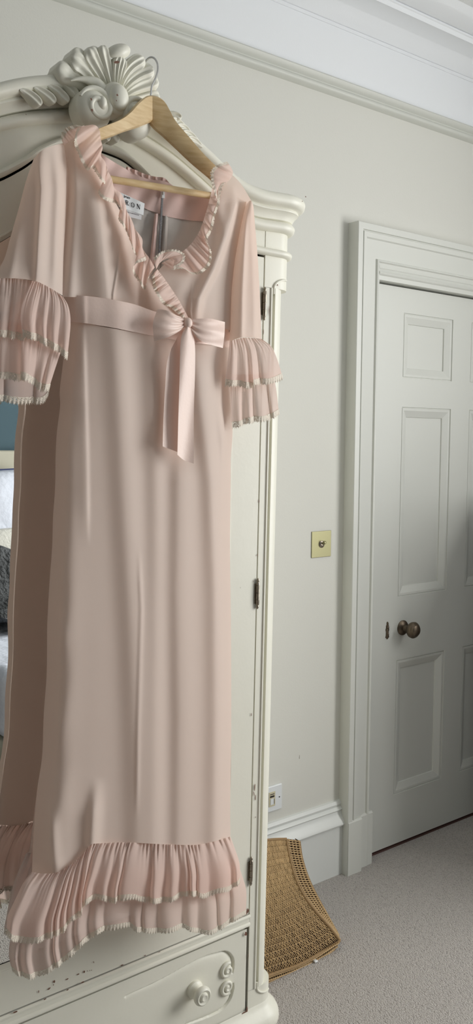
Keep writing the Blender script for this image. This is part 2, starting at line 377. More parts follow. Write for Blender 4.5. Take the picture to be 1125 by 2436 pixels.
# carcass: stiles + sides, full height (both sides)
def stile(side):
    mb = MB(); g = .0035
    top, bot = [], []
    P = [(DRX+g, YF+.03), (DRX+g, YF)]+plan(0)
    def lvl(z, P): return [((x if side > 0 else mir(x)), y, z) for x, y in P]
    # plain blocks top and bottom, grooved and rounded length between
    Q = [(DRX+g, YF+.03), (DRX+g, YF), (1.1765, YF), (1.1785, YF-.0025), (1.1820, YF-.0025), (1.1835, YF+.010), (1.1890, YF+.010), (1.1905, YF-.001)]
    c = (1.1905, YF+.034); Q += [(c[0]+.034*math.sin(a), c[1]-.035*math.cos(a)) for a in np.linspace(0, PI/2, 9)]
    Q[-1] = (Q[-1][0], Q[-1][1]); Q += [(Q[-1][0]+.002, YF+.06), (CXR+CRD-.008, YF+.075), (CXR+CRD-.004, YW-.004)]
    def ext(P, z0, z1):
        n = len(P); V = lvl(z0, P)+lvl(z1, P); Fc = [(i, i+1, i+1+n, i+n) for i in range(n-1)]+[tuple(range(n))[::-1], tuple(range(n, 2*n))]
        mb.add(V, Fc)
    ext(P, 0.16, .205); ext(Q, .2045, 1.7655); ext(P, 1.765, 1.90)
    # rounded stops of the groove
    return mb
for s in (1, -1): wb(stile(s), 'stile', smooth=True)
# rounded stops closing the moulded corner, top and bottom
for s in (1, -1):
    for zc, d in ((.205, -1), (1.765, 1)):
        ang = np.linspace(0, PI/2, 14); mb = MB(); pts = []
        for a in ang:
            x = 1.1862+.040*(1-math.cos(a)); th_ = math.asin(min(1, max(0, (x-CXR)/CRD))); y = YF+CRD-CRD*math.cos(th_) if x > CXR else YF
            pts.append(((x if s > 0 else mir(x)), y-.0008, zc+d*.022*math.sin(a)))
        pts = [(pts[0][0], pts[0][1], zc-d*.012)]+pts
        mb.tube(pts, [.0024]*len(pts), 8); wb(mb, 'corner_stop', smooth=True)
mb = MB(); mb.box((mir(DRX+.05), YF+.045, .10), (DRX+.05, YW-.004, 1.95)); wb(mb, 'carcass')
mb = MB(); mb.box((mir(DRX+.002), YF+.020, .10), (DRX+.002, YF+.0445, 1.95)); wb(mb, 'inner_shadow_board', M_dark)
# base: flared moulding
mb = MB()
prof = [(0, .162), (.002, .158), (.004, .152), (.010, .146), (.019, .138), (.024, .128), (.026, .118), (.025, .108), (.018, .100), (.012, .098), (.012, .045), (.014, .040)]
rows = []
for o_, z in prof:
    R = plan(o_); rows.append([(mir(x), y, z) for x, y in R[::-1]]+[(x, y, z) for x, y in R])
mb.grid(np.array(rows)); wb(mb, 'base_moulding', smooth=True)
for sx in (1, -1):
    for yy in (YF+.035, YW-.07):
        mb = MB(); x = 1.19 if sx > 0 else mir(1.19)
        mb.lathe((x-.0184*(-1.1)*0, yy, .05), (0, 0, -1), [(0, .030), (.01, .038), (.025, .040), (.04, .030), (.05, .024)], 20); wb(mb, 'foot', smooth=True)
# cornice curves as a function of distance from the centre
dT = [0, .05, .113, .150, .178, .208, .243, .273, .305, .337, .38, .43, .47, .52]
zT = [2.085, 2.079, 2.062, 2.049, 2.037, 2.022, 2.004, 1.987, 1.971, 1.962, 1.958, 1.960, 1.961, 1.961]
dD = [0, .06, .106, .134, .156, .179, .22, .27, .33, .40, .52]
zD = [1.969, 1.960, 1.935, 1.912, 1.896, 1.881, 1.859, 1.843, 1.834, 1.831, 1.831]
_t = spl(list(zip(dT, zT)), 200); _d = spl(list(zip(dD, zD)), 200)
def fT(x): return float(np.interp(abs(x-XC), _t[:, 0], _t[:, 1]))
def fD(x): return float(np.interp(abs(x-XC), _d[:, 0], _d[:, 1]))
xs = np.linspace(mir(CXR), CXR, 121)
def arch_sweep(prof, fz, name, blend=None):
    mb = MB(); rows = []
    for o_, dz in prof:
        r = plan(o_)[1:]; row = [(mir(x), y, fz(CXR)+dz) for x, y in r[::-1]]
        row += [(x, YF-o_, fz(x)+dz) for x in xs]+[(x, y, fz(CXR)+dz) for x, y in r]
        rows.append(row)
    mb.grid(np.array(rows)); return wb(mb, name, smooth=True)
pc = [(-.02, .0), (.010, .0), (.024, -.001)]+[(.024+.013*math.cos(a), -.0145+.0135*math.sin(a)) for a in np.linspace(PI/2, -PI/2, 10)]+[(.021, -.030), (.0225, -.033), (.022, -.036), (.018, -.038), (.012, -.046), (.009, -.052), (.004, -.054)]
arch_sweep(pc, fT, 'cornice')
def fB(x):  # second roll: follows the arch
    return fT(x)
pb = [(-.004, -.052), (.002, -.053)]+[(.003+.0125*math.cos(a), -.0655+.0115*math.sin(a)) for a in np.linspace(PI/2, -PI/2, 9)]+[(-.004, -.077)]
arch_sweep(pb, fB, 'roll_moulding')
pb = [(-.004, .016), (.001, .016)]+[(.002+.009*math.cos(a), .0085+.0075*math.sin(a)) for a in np.linspace(PI/2, -PI/2, 7)]+[(-.004, .001)]
arch_sweep(pb, fD, 'door_head_bead')
# frieze board between the two curves, with its rounded ends
mb = MB(); rows = []
for k in (0, 1):
    r = plan(-.001)[1:]; f = (lambda x: fD(x)+.0005) if k == 0 else (lambda x: fT(x)-.05)
    rows.append([(mir(x), y, f(CXR)) for x, y in r[::-1]]+[(x, YF+.001, f(x)) for x in xs]+[(x, y, f(CXR)) for x, y in r])
mb.grid(np.array(rows)); mb.box((mir(1.19), YF+.02, 1.85), (1.19, YW-.004, 1.955)); wb(mb, 'frieze_board', smooth=True)
# top boards following the arch, closing behind the cornice
mb = MB(); mb.grid(np.array([[(x, y, fT(x)) for x in xs] for y in (YF+.02, YF+.05)])); mb.grid(np.array([[(x, YF+.05, z(x)) for x in xs] for z in (fT, lambda x: 1.94)])); wb(mb, 'crest_board')
# ---- mirrored door
mdoor_x0 = mir(DRX)
mirx0, mirx1, mz0 = mir(1.083), 1.083, .470
def fM(x): # mirror top
    return float(np.interp(abs(x-XC), [0, .06, .12, .15, .179, .22, .27, .327], [1.868, 1.858, 1.826, 1.806, 1.785, 1.764, 1.748, 1.740]))
mdoor = MB(); DZ0 = .387
mx = np.linspace(mirx0, mirx1, 61)
def plate_strip(xa, f0, f1, y): return np.array([[(x, y, f(x)) for x in xa] for f in (f0, f1)])
y = YF
mdoor.add([(mdoor_x0, y, DZ0), (mirx0, y, DZ0), (mirx0, y, fM(mirx0)), (mdoor_x0, y, fM(mirx0))], [(0, 1, 2, 3)])
mdoor.add([(mirx1, y, DZ0), (DRX, y, DZ0), (DRX, y, fM(mirx1)), (mirx1, y, fM(mirx1))], [(0, 1, 2, 3)])
mdoor.add([(mirx0, y, DZ0), (mirx1, y, DZ0), (mirx1, y, mz0), (mirx0, y, mz0)], [(0, 1, 2, 3)])
g = .0045
mdoor.grid(plate_strip(mx, fM, lambda x: fD(x)-g, y))
for xa in (np.linspace(mdoor_x0, mirx0, 8), np.linspace(mirx1, DRX, 8)): mdoor.grid(plate_strip(xa, lambda x: fM(mirx0), lambda x: fD(x)-g, y))
# edges of the leaf
alle = np.r_[np.linspace(mdoor_x0, mirx0, 8), mx[1:-1], np.linspace(mirx1, DRX, 8)]
mdoor.grid(np.array([[(x, yy, fD(x)-g) for x in alle] for yy in (y, y+.018)]))
for x in (mdoor_x0, DRX): mdoor.add([(x, y, DZ0), (x, y+.018, DZ0), (x, y+.018, fD(x)-g), (x, y, fD(x)-g)], [(0, 1, 2, 3)])
dl = wb(mdoor, 'mirror_door')
# bevelled rebate down to the glass
loop = [(mirx0, mz0), (mirx1, mz0)]+[(x, fM(x)) for x in mx[::-1]]
def inset(lp, d):
    cxm = XC; out = []
    for x, z in lp:
        out.append((x+(d if x < cxm-.31 else -d if x > cxm+.31 else 0), z+(d if z < .6 else -d)))
    return out
mb = MB(); prev = None
for d, dy in ((-.001, 0), (0, -.001), (.003, -.001), (.006, .001), (.011, .0045)):
    R = [(x, YF+dy, z) for x, z in inset(loop, d)]
    if prev: n = len(R); mb.add(prev+R, [(i, (i+1) % n, (i+1) % n+n, i+n) for i in range(n)])
    prev = R
under(dl, mb.build('glazing_bead', M_ward, fn=lean))
M_mirror = mat('mirror_glass', (.94, .95, .93), .0, 1)
R = inset(loop, .009); mb = MB(); mb.add([(x, YF+.005, z) for x, z in R], [tuple(range(len(R)))])
mg = under(dl, mb.build('mirror_glass', M_mirror, fn=lean)); mg['label'] = 'tall arched mirror glass'
mb = MB(); r1 = [(x, YF+.0042, z) for x, z in inset(loop, .0085)]; r2 = [(x, YF+.0042, z) for x, z in inset(loop, .0115)]; n = len(r1)
mb.add(r1+r2, [(i, (i+1) % n, (i+1) % n+n, i+n) for i in range(n)]); under(dl, mb.build('mirror_edge', M_dark, fn=lean))
# hinges
for px, pa, pb_ in ((627, 682, 762), (610, 1376, 1449), (593, 2040, 2108)):
    a = at(px, pa, YF-.004); b = at(px, pb_, YF-.004); zz0, zz1 = b[2], a[2]
    X = DRX+.0015; H = zz1-zz0; mb = MB()
    pr = [(0, .001), (.002, .0022), (.005, .0032), (.008, .0024), (.010, .0036), (H*.30, .0040), (H*.305, .003), (H*.315, .003), (H*.32, .0040), (H*.52, .0040), (H*.525, .003), (H*.535, .003), (H*.54, .0040), (H*.76, .0040), (H*.765, .003), (H*.775, .003), (H*.78, .0040), (H-.010, .0036), (H-.008, .0024), (H-.005, .0032), (H-.002, .0022), (H, .001)]
    mb.lathe((X, YF-.004, zz0), (0, 0, 1), pr, 14); mb.box((X-.007, YF-.0015, zz0+.012), (X, YF+.001, zz1-.012))
    under(ward, mb.build('hinge', M_steel, smooth=True, fn=lean))
# ---- rail, drawer
mb = MB(); G = []
for dy, z in ((.02, .3845), (-.001, .3845), (-.0045, .3815), (-.0045, .3785), (-.001, .376), (.001, .3745), (0, .373), (0, .3665), (-.002, .3650), (-.0035, .3625), (-.0035, .3595), (0, .3565), (.02, .3565)):
    G.append([(x, YF+dy, z) for x in (mdoor_x0-.004, DRX+.004)])
mb.grid(np.array(G)); wb(mb, 'rail', smooth=True)
YD2 = YF+.002
mb = MB()
# drawer front with a carved oval channel: height field
nx, nz = 561, 141; X = np.linspace(mdoor_x0+.002, DRX-.002, nx); Z = np.linspace(.158, .352, nz); XX, ZZ = np.meshgrid(X, Z)
oz = at(540, 2330, YF)[2]
def chan(px_pts, w0, w1, depth):
    P = spl([(lambda p: (p[0]-SHR*(p[2]-1.1), p[2]))(at(a, b, YF)) for a, b in px_pts], 320)
    P2 = P.copy(); P2[:, 0] = 2*XC-P2[:, 0]; TV = np.gradient(P, axis=0); NV = np.stack([-TV[:, 1], TV[:, 0]], 1); NV /= np.linalg.norm(NV, axis=1)[:, None]
    NV *= np.sign(((P-np.array([1.02, .255]))*NV).sum(1))[:, None]
    H = np.zeros_like(XX)
    for Pk in (P, P2):   # steep outer wall, the inside runs out gently
        dd = np.hypot(XX[..., None]-Pk[:, 0], ZZ[..., None]-Pk[:, 1]); k = dd.argmin(2); d = dd.min(2); t = k/(len(Pk)-1)
        if Pk is P: sd = (XX-Pk[k, 0])*NV[k, 0]+(ZZ-Pk[k, 1])*NV[k, 1]
        else: sd = -(XX-Pk[k, 0])*NV[k, 0]+(ZZ-Pk[k, 1])*NV[k, 1]
        w_ = w0+(w1-w0)*t**2; prof_ = np.where(sd > 0, np.clip(1-sd/.0028, 0, 1)**1.5, np.exp(-d/w_))
        H = np.maximum(H, depth*(.35+.65*t)*prof_*np.clip(1-d/.045, 0, 1)*np.where((k == 0), np.clip(1-d/.004, 0, 1), 1)*np.where(k == len(Pk)-1, np.clip(1-d/.006, 0, 1), 1))
    return H
H = chan([(300, 2372), (380, 2335), (440, 2302), (480, 2281), (515, 2270), (538, 2266), (553, 2278), (557, 2295), (555, 2312)], .003, .014, .0075)
H = np.maximum(H, chan([(440, 2440), (500, 2418), (530, 2402), (548, 2380), (556, 2355), (556, 2345)], .003, .012, .0075))
# raised outer ground beyond the channel is flat; a soft step
V = np.stack([XX, YD2+H, ZZ], -1); mb.grid(V)
mb.box((mdoor_x0+.002, YF+.008, .158), (DRX-.002, YF+.02, .352))
dr = wb(mb, 'drawer', smooth=True); autosmooth(dr, 70)
def volute(cx, cz, r, turns, d, y, flip=1, a0=0.0):
    """a raised scroll: spiral roll that swells in relief"""
    mb = MB(); P = []; Rr = []
    for k in np.linspace(0, 1, 46):
        a = a0+flip*d*k*turns*2*PI; rr = r*(1-k)**.9+r*.10
        P.append((cx+rr*math.cos(a), y-.0015-.0045*k, cz+rr*math.sin(a))); Rr.append(.0048*(r/.016)*(1-.35*k))
    mb.tube(P, Rr, 10); mb.lathe((cx, y+.001, cz), (0, -1, 0), [(0, r*.9), (.003, r*.8), (.0055, r*.5), (.007, r*.25), (.0075, .001)], 20)
    return mb
for s in (1, -1):
    for pxp, fl in (((541, 2310), 1), ((541, 2349), -1)):
        p = at(*pxp, YD2-.004); x = p[0]-SHR*(p[2]-1.1); x = x if s > 0 else mir(x)
        under(dr, volute(x, p[2], .0150, 1.6, s*1.0, YD2, fl, a0=(PI*.35*fl if s > 0 else PI-PI*.35*fl)).build('scroll', M_ward, smooth=True, fn=lean))
    p = at(463, 2352, YD2); x = p[0]-SHR*(p[2]-1.1)-.001; x = x if s > 0 else mir(x)
    mb = MB(); mb.lathe((x, YD2, p[2]), (0, -1, 0), [(0, .019), (.006, .0185), (.009, .014), (.014, .0115), (.020, .0115), (.023, .015), (.026, .0195), (.031, .0205), (.036, .0185), (.038, .0155), (.0365, .0125), (.0355, .0105), (.0375, .009), (.040, .0075), (.0405, .006), (.0395, .0035), (.0395, .0005)], 36)
    under(dr, mb.build('knob', M_ward, smooth=True, fn=lean))
# ---- carved crest
YS = 1.398
def cpt(px, py, Y): p = at(px, py, Y); return p
def lobe(mb, axis_px, w0, w1, Y0, bulge, grooves=3, gd=.0025, curl=.006, round_=.25, back=.03, nt=34, ns=25, endw=.25, start=0):
    """a ribbed, round-tipped leaf along a pixel-traced axis, w0/w1 half widths in metres"""
    A = spl(axis_px, nt); P = np.array([at(a, b, YS) for a, b in A])
    T = np.gradient(P[:, [0, 2]], axis=0); T /= np.linalg.norm(T, axis=1)[:, None]; Nn = np.stack([-T[:, 1], T[:, 0]], 1)
    G = []
    for i in range(nt):
        t = i/(nt-1); wd = w0+(w1-w0)*t**.9
        tip = math.sqrt(max(.0004, 1-((t-(1-round_))/round_)**2)) if t > 1-round_ else 1
        sta = math.sin(min(1, t/start)*PI/2) if start else 1
        wd *= tip*(.35+.65*sta); row = []
        for j in range(ns):
            s = -1+2*j/(ns-1)
            dep = (bulge*(1-s*s)**.5*(.4+.6*t)*sta + curl*t**3)*(.25+.75*tip) - (tip**.5)*sta* gd*(.5+.5*math.cos(s*PI*grooves))*min(1, 4*(1-t)+.15)*min(1, t*5)
            row.append((P[i, 0]+Nn[i, 0]*s*wd, Y0-dep, P[i, 2]+Nn[i, 1]*s*wd))
        bk = min(back, .006+back*(1-t*.3))
        row = [(row[0][0], Y0+bk, row[0][2])]+row+[(row[-1][0], Y0+bk, row[-1][2])]; G.append(row)
    G.append([(x, Y0+back, z) for x, y, z in G[-1]])
    mb.grid(np.array(G))
mb = MB()
base = (272, 228)
for ax, w0, w1, Y0, bl, gr, cu in (
    ([(258, 238), (222, 205), (180, 176), (138, 158)], .006, .022, YS+.014, .010, 2, .006),
    ([(262, 232), (236, 190), (200, 150), (168, 130)], .006, .025, YS+.008, .011, 3, .006),
    ([(266, 228), (250, 185), (228, 148), (207, 114)], .006, .021, YS+.003, .011, 3, .008),
    ([(270, 226), (262, 190), (250, 150), (236, 111)], .006, .014, YS-.002, .009, 2, .009),
    ([(292, 238), (322, 236), (352, 230), (384, 222)], .006, .015, YS+.012, .009, 2, .005),
    ([(290, 234), (314, 214), (344, 200), (378, 190)], .006, .017, YS+.008, .010, 2, .006),
    ([(286, 230), (302, 202), (330, 178), (364, 165)], .006, .017, YS+.004, .010, 3, .007),
    ([(280, 226), (290, 190), (308, 162), (338, 142)], .006, .016, YS-.001, .010, 3, .008)):
    lobe(mb, ax, w0, w1, Y0, bl, gr, .0036, cu, round_=.20)
lobe(mb, [(274, 228), (275, 195), (277, 165), (280, 140)], .004, .017, YS-.006, .008, 4, .0030, .010)
under(ward, mb.build('shell_carving', M_ward, smooth=True))
# curled tip of the centre leaf
mb = MB(); G = []
for i in range(17):
    a = -1.1+i/16*3.3
    row = []
    for j in range(21):
        s = -1+2*j/20; p = at(277+s*27*(1 if s > 0 else 1.05), 131-2*s, YS); rr = .014*math.sqrt(max(.02, 1-s*s))
        row.append((p[0], YS-.006-rr*math.cos(a)*1.2, p[2]+.002+rr*math.sin(a)*1.05))
    G.append(row)
mb.grid(np.array(G)); under(ward, mb.build('curled_leaf_tip', M_ward, smooth=True))
# central boss
mb = MB(); c = at(275, 236, YS-.012)
def dome(mb, c, rx, rz, dep, n=28, m=10, back=.025):
    G = [[(c[0]+rx*math.cos(b), c[1]+back, c[2]+rz*math.sin(b)) for b in np.linspace(0, 2*PI, n, endpoint=False)]]
    for k in range(m+1):
        a = k/m*PI/2; G.append([(c[0]+rx*math.cos(a)*math.cos(b), c[1]-dep*math.sin(a), c[2]+rz*math.cos(a)*math.sin(b)) for b in np.linspace(0, 2*PI, n, endpoint=False)])
    mb.grid(np.array(G), closed_u=True)
dome(mb, c, .0255, .029, .012); dome(mb, (c[0]+.002, c[1]-.006, c[2]+.001), .0195, .0235, .014)
under(ward, mb.build('boss', M_ward, smooth=True))
# big scroll left of the boss, its twin on the right
for (px, py), fl in (((218, 262), 1), ((318, 286), -1)):
    mb = MB(); c = at(px, py, YS)
    dome(mb, (c[0], YS-.004, c[2]), .034, .035, .020)
    P = []; Rr = []
    for k in np.linspace(0, 1, 50):
        a = fl*(PI*.9-k*2*PI*1.25)+(PI if fl < 0 else 0); rr = .026*(1-k)**.8+.006
        P.append((c[0]+.003*fl+rr*math.cos(a), YS-.012-.010*k, c[2]+.004+rr*math.sin(a))); Rr.append(.0055*(.5+.5*math.sin(min(1, k*4)*PI/2)))
    mb.tube(P, Rr, 12)
    dome(mb, (c[0]+.009*fl, YS-.02, c[2]+.008), .009, .012, .010)
    under(ward, mb.build('volute', M_ward, smooth=True))
# little pendant leaves beneath
mb = MB()
lobe(mb, [(280, 290), (285, 308), (292, 332)], .010, .010, YS+.02, .006, 1, .002, .002, endw=.1, round_=.7)
lobe(mb, [(276, 290), (273, 308), (270, 328)], .009, .008, YS+.024, .006, 1, .002, .002, endw=.1, round_=.7)
lobe(mb, [(300, 290), (315, 300), (332, 312)], .014, .012, YS+.02, .008, 1, .001, .002, round_=.6)
under(ward, mb.build('pendant_leaf', M_ward, smooth=True))
# acanthus leaves lying on the cornice, left and right
def acan(tips, Y0, w):
    for ax in tips:
        mb = MB(); lobe(mb, ax, w*.8, w*1.12, Y0, .007, 2, .0040, .004, round_=.35, back=.010, start=.55)
        under(ward, mb.build('acanthus_leaf', M_ward, smooth=True))
acan(([(58, 203), (78, 214), (95, 230), (106, 246)], [(92, 198), (112, 210), (128, 224), (140, 240)], [(124, 192), (146, 206), (160, 222), (172, 238)], [(156, 186), (174, 198), (186, 212), (192, 228)], [(186, 182), (206, 192), (226, 208), (240, 232)]), YF-.035, .0105)
acan(([(402, 262), (415, 268), (426, 272), (436, 280)], [(448, 296), (434, 287), (420, 284), (402, 290)], [(462, 312), (448, 301), (434, 298), (416, 304)], [(480, 332), (462, 318), (446, 314), (430, 322)], [(490, 345), (472, 332), (456, 328), (444, 336)]), YF-.042, .0090)
# sweeping stem from the arch into the left scroll
mb = MB(); P = [at(a, b, YS-.002) for a, b in spl([(168, 192), (185, 188), (205, 190), (230, 200), (246, 228), (248, 260), (236, 284)], 40)]
mb.tube(P, list(np.linspace(.0008, .012, 20))+list(np.linspace(.013, .008, 20)), 12)
under(ward, mb.build('scroll_stem', M_ward, smooth=True))
# chips where the paint has gone
def chip(mb, px, py, Y, w, h, ang=0, seed=0):
    rnd = random.Random(seed); c = at(px, py, Y); pts = []
    for k in range(9):
        a = k/9*2*PI; r = rnd.uniform(.55, 1.1); u, v = w*r*math.cos(a), h*r*math.sin(a)
        pts.append((c[0]+u*math.cos(ang)-v*math.sin(ang), Y, c[2]+u*math.sin(ang)+v*math.cos(ang)))
    mb.add(pts, [tuple(range(9))])
mb = MB(); YC = YF-.0004
for i, (px, py, w, h, an) in enumerate(((92, 2359, .0010, .0035, 0), (117, 2352, .0045, .0015, .3), (129, 2335, .0018, .0040, .2), (127, 2343, .0012, .0018, 0), (160, 2329, .0035, .0015, .2), (186, 2318, .0030, .0012, .2), (200, 2312, .0022, .0028, .4), (208, 2310, .0008, .0022, 0), (213, 2309, .0006, .0018, 0), (218, 2308, .0010, .0014, 0), (223, 2289, .0008, .0030, .3),
        (196, 2337, .0050, .0016, .0), (160, 2355, .0035, .0012, 0), (36, 2408, .0060, .0020, 0), (107, 2377, .004, .0012, 0), (290, 2296, .004, .0014, 0), (345, 2273, .003, .0012, 0), (378, 2266, .0045, .0014, 0),
        (606, 1873, .0018, .011, 0), (608, 1898, .0012, .009, 0), (604, 1888, .001, .006, .3), (608, 1944, .001, .002, 0), (616, 1192, .0012, .0042, 0), (612, 1321, .0012, .0030, 0), (588, 2169, .0045, .0085, -.5), (585, 2222, .004, .006, .5), (580, 2412, .008, .007, .6), (587, 2403, .003, .009, 0), (590, 2275, .0009, .008, 0),
        (640, 740, .0010, .012, 0), (643, 767, .0008, .008, 0), (572, 1398, .0006, .002, 0), (603, 1383, .0008, .003, 0), (660, 678, .0014, .0024, .6), (627, 790, .0008, .006, 0), (598, 1700, .001, .004, 0))):
    chip(mb, px, py, YC-(.0046 if 2337 <= py <= 2409 and px < 400 and i in (11, 12, 13, 14, 15, 16, 17) else .0012), w, h, an, i)
ch = under(ward, mb.build('paint_chips', M_bare)); ch['kind'] = 'stuff'
mb = MB()
for i, (px, py, w, h) in enumerate(((279, 226, .0022, .0026), (277, 239, .0012, .0016), (217, 236, .0018, .0028), (219, 262, .0022, .0026), (727, 468, .0016, .0018), (719, 479, .0012, .0014), (278, 148, .006, .003), (62, 272, .0008, .001))):
    chip(mb, px, py, (YS-.0345 if px in (279, 277) else YS-.034 if px in (217, 219) else 1.41 if px > 700 else YS-.03 if px == 278 else YF-.0165), w, h, .3, i+50)
ch = under(ward, mb.build('paint_chips', M_bare)); ch['kind'] = 'stuff'

# ================================================================== HANGER
hang = empty('coat_hanger', tuple(at(358, 228, 1.37)), 'pale beech coat hanger with a chrome hook, hooked over the carved crest', 'coat hanger')
def arm(top, bot, yc, ye, name, facet):
    n = 40; T = spl(top, n); B = spl(bot, n); mb = MB(); rows = []
    for i in range(n):
        t = i/(n-1); y = yc+(ye-yc)*t
        a = at(*T[i], y); b = at(*B[i], y)
        m_ = a*.5+b*.5; th = .0065
        c1 = a*(1-.06)+b*.06; c2 = a*.30+b*.70 if facet else a*.06+b*.94
        ring_ = [c1+(0, -th, 0), c2+(0, -th, 0), b+(0, -th*.1, 0), b+(0, th, 0), a+(0, th, 0), a+(0, -th*.4, 0)]
        rows.append(ring_)
    G = np.array(rows); mb.grid(G, closed_u=True); mb.add(G[0], [tuple(range(6))]); mb.add(G[-1], [tuple(range(6))[::-1]])
    return under(hang, mb.build(name, M_wood, smooth=True))
arm([(358, 228), (346, 230), (328, 244), (308, 267), (284, 285), (238, 304), (200, 322), (180, 336)], [(358, 291), (330, 302), (295, 313), (270, 323), (238, 334), (205, 346), (184, 354)], 1.374, 1.338, 'arm', False)
arm([(358, 228), (372, 230), (388, 241), (400, 262), (414, 288), (445, 325), (480, 366), (516, 402), (530, 416)], [(358, 291), (370, 305), (392, 324), (425, 355), (460, 388), (498, 420), (520, 440)], 1.374, 1.338, 'arm', True)
mb = MB(); a = at(255, 425, 1.350); b = at(510, 467, 1.350); mb.tube([a, b], .0062, 14); under(hang, mb.build('trouser_bar', M_wood, smooth=True))
mb = MB(); pts = [(358, 232, 1.374), (359, 222, 1.374), (361, 205, 1.374), (369, 188, 1.376), (375, 168, 1.382), (374, 150, 1.392), (366, 138, 1.402), (356, 137, 1.412), (347, 145, 1.422), (342, 155, 1.430), (341, 166, 1.436)]
P = spl([tuple(at(a, b, c)) for a, b, c in pts], 60); mb.tube(P, .0019, 10); under(hang, mb.build('hook', M_chrome, smooth=True))

# ================================================================== THE DRESS
dress = empty('dress', tuple(at(360, 420, 1.34)), 'long pale pink empire-line dress with lace-edged ruffles, hanging on the wardrobe', 'dress')
YM = 1.334
def ridge(PX, PY, pts, w, a, skew=0):
    P = np.array(pts, float); o = np.argsort(P[:, 1]); xr = np.interp(PY, P[o, 1], P[o, 0])
    d = (PX-xr)/w; g = np.exp(-np.where(d > 0, (d*(1+skew))**2, (d*(1-skew))**2))
    ymin, ymax = P[:, 1].min(), P[:, 1].max(); f = np.clip((PY-ymin)/90+.0, 0, 1)*np.clip((ymax-PY)/90+.0, 0, 1)
    return a*g*f
def cloth(name, top, bottom, left, right, nu, nv, Yfun, m, label=None, uvs=1, parent=None, warp=None, back=None):
    G = coons(top, bottom, left, right, nu, nv); PX, PY = G[..., 0], G[..., 1]
    s, t = np.meshgrid(np.linspace(0, 1, nu), np.linspace(0, 1, nv))
    if warp: PX, PY = warp(s, t, PX, PY)
    P = at_arr(PX, PY, Yfun(s, t, PX, PY)); mb = MB()
    uv = np.stack([s*uvs, t*uvs], -1); mb.grid(P, uv)
    if back: mb.grid(at_arr(PX, PY, back(s, t, PX, PY)), uv)
    o = under(parent or dress, mb.build(name, m, smooth=False))
    o.data.polygons.foreach_set('use_smooth', [True]*len(o.data.polygons))
    if label: o['label'] = label
    return o, P
def lace(row, width, name, parent, down=(0, 0, -1), teeth=.0036, dirs=None, n_out=None):
    """row: edge points; a strip of scalloped lace falls from it"""
    row = np.asarray(row, float); L = np.r_[0, np.cumsum(np.linalg.norm(np.diff(row, axis=0), axis=1))]
    n = n_out or max(40, int(L[-1]/.0009)); s = np.linspace(0, L[-1], n)
    R = np.array([np.interp(s, L, row[:, k]) for k in range(3)]).T
    if dirs is None: D = np.tile(np.array(down, float), (n, 1))
    else: D = np.array([np.interp(s, L, dirs[:, k]) for k in range(3)]).T
    D /= np.linalg.norm(D, axis=1)[:, None]
    ph = s/teeth*PI; sc_ = 1-.28*np.abs(np.cos(ph))+.0*s
    sc_ *= 1-.12*np.abs(np.sin(s*57))
    V = []; U = []
    for k, v in enumerate((-.06, .34, .68, 1.0)):
        off = D*(width*v*(sc_ if v > .5 else 1))[:, None] if v > .5 else D*(width*v)
        wob = np.zeros_like(R); wob[:, 1] = -.0012-.0010*np.sin(s*900+k)*v
        V.append(R+off+wob); U.append(np.stack([s, np.full(n, v*width)], 1))
    mb = MB(); mb.grid(np.array(V), np.array(U)); o = under(parent, mb.build(name, M_lace))
    o.data.polygons.foreach_set('use_smooth', [True]*len(o.data.polygons)); return o

# --- skirt
sk_left = [(160, 762), (150, 860), (142, 930), (143, 965), (135, 1030), (132, 1090), (131, 1160), (126, 1230), (124, 1300), (118, 1380), (114, 1450), (112, 1500), (111, 1600), (104, 1700), (100, 1800), (88, 1880), (82, 1960), (78, 2020), (76, 2074)]
sk_right = [(548, 822), (547, 900), (550, 960), (553, 1030), (549, 1090), (549, 1150), (547, 1300), (549, 1450), (550, 1600), (550, 1750), (548, 1880), (548, 1990)]
sk_top = [(160, 762), (260, 780), (360, 798), (450, 812), (548, 822)]
sk_bot = [(76, 2074), (100, 2078), (135, 2076), (160, 2062), (182, 2046), (200, 2028), (216, 2010), (240, 2006), (300, 2004), (380, 2008), (460, 2010), (500, 2004), (525, 1997), (548, 1990)]
def Ysk(s, t, PX, PY):
    edge = .050*(np.abs(2*s-1)**np.where(s < .5, 6.5, 12))
    Y = YM-.004+edge
    R = ridge
    d = 0
    d += R(PX, PY, [(166, 700), (158, 1000), (156, 1300), (152, 1600), (138, 1900), (132, 2150)], 30, .008, -.1)
    d += R(PX, PY, [(196, 760), (200, 900), (205, 1100), (207, 1300)], 9, .003, .5)
    d += R(PX, PY, [(272, 700), (285, 900), (300, 1200), (318, 1500), (330, 1800), (335, 2150)], 36, .010, -.1)
    d += R(PX, PY, [(360, 700), (370, 1000), (372, 1300), (370, 2150)], 24, .007)
    d += R(PX, PY, [(430, 1050), (425, 1400), (430, 1700), (425, 2150)], 30, .009, -.2)
    d += R(PX, PY, [(466, 800), (480, 950), (505, 1150), (518, 1400), (520, 1700), (515, 2150)], 28, .011, -.1)
    d += R(PX, PY, [(330, 1300), (336, 1450), (328, 1750), (325, 1950)], 5, .0020)
    d += R(PX, PY, [(232, 1850), (222, 1950), (215, 2100)], 16, .012)
    d += R(PX, PY, [(105, 1880), (118, 1960), (128, 2060), (130, 2150)], 18, .009)
    d += R(PX, PY, [(128, 1440), (150, 1530), (140, 1560)], 14, .003)
    d += R(PX, PY, [(520, 960), (532, 1060), (538, 1180)], 9, .008)
    d += .0012*np.sin(PY/31+PX/17)*np.exp(-((PX-130)/30)**2)
    return Y-d*np.clip(s/.07, 0, 1)*np.clip((1-s)/.05, 0, 1)
o_sk, P_sk = cloth('skirt', sk_top, sk_bot, sk_left, sk_right, 150, 170, Ysk, M_dress)
YBK = YM+.030
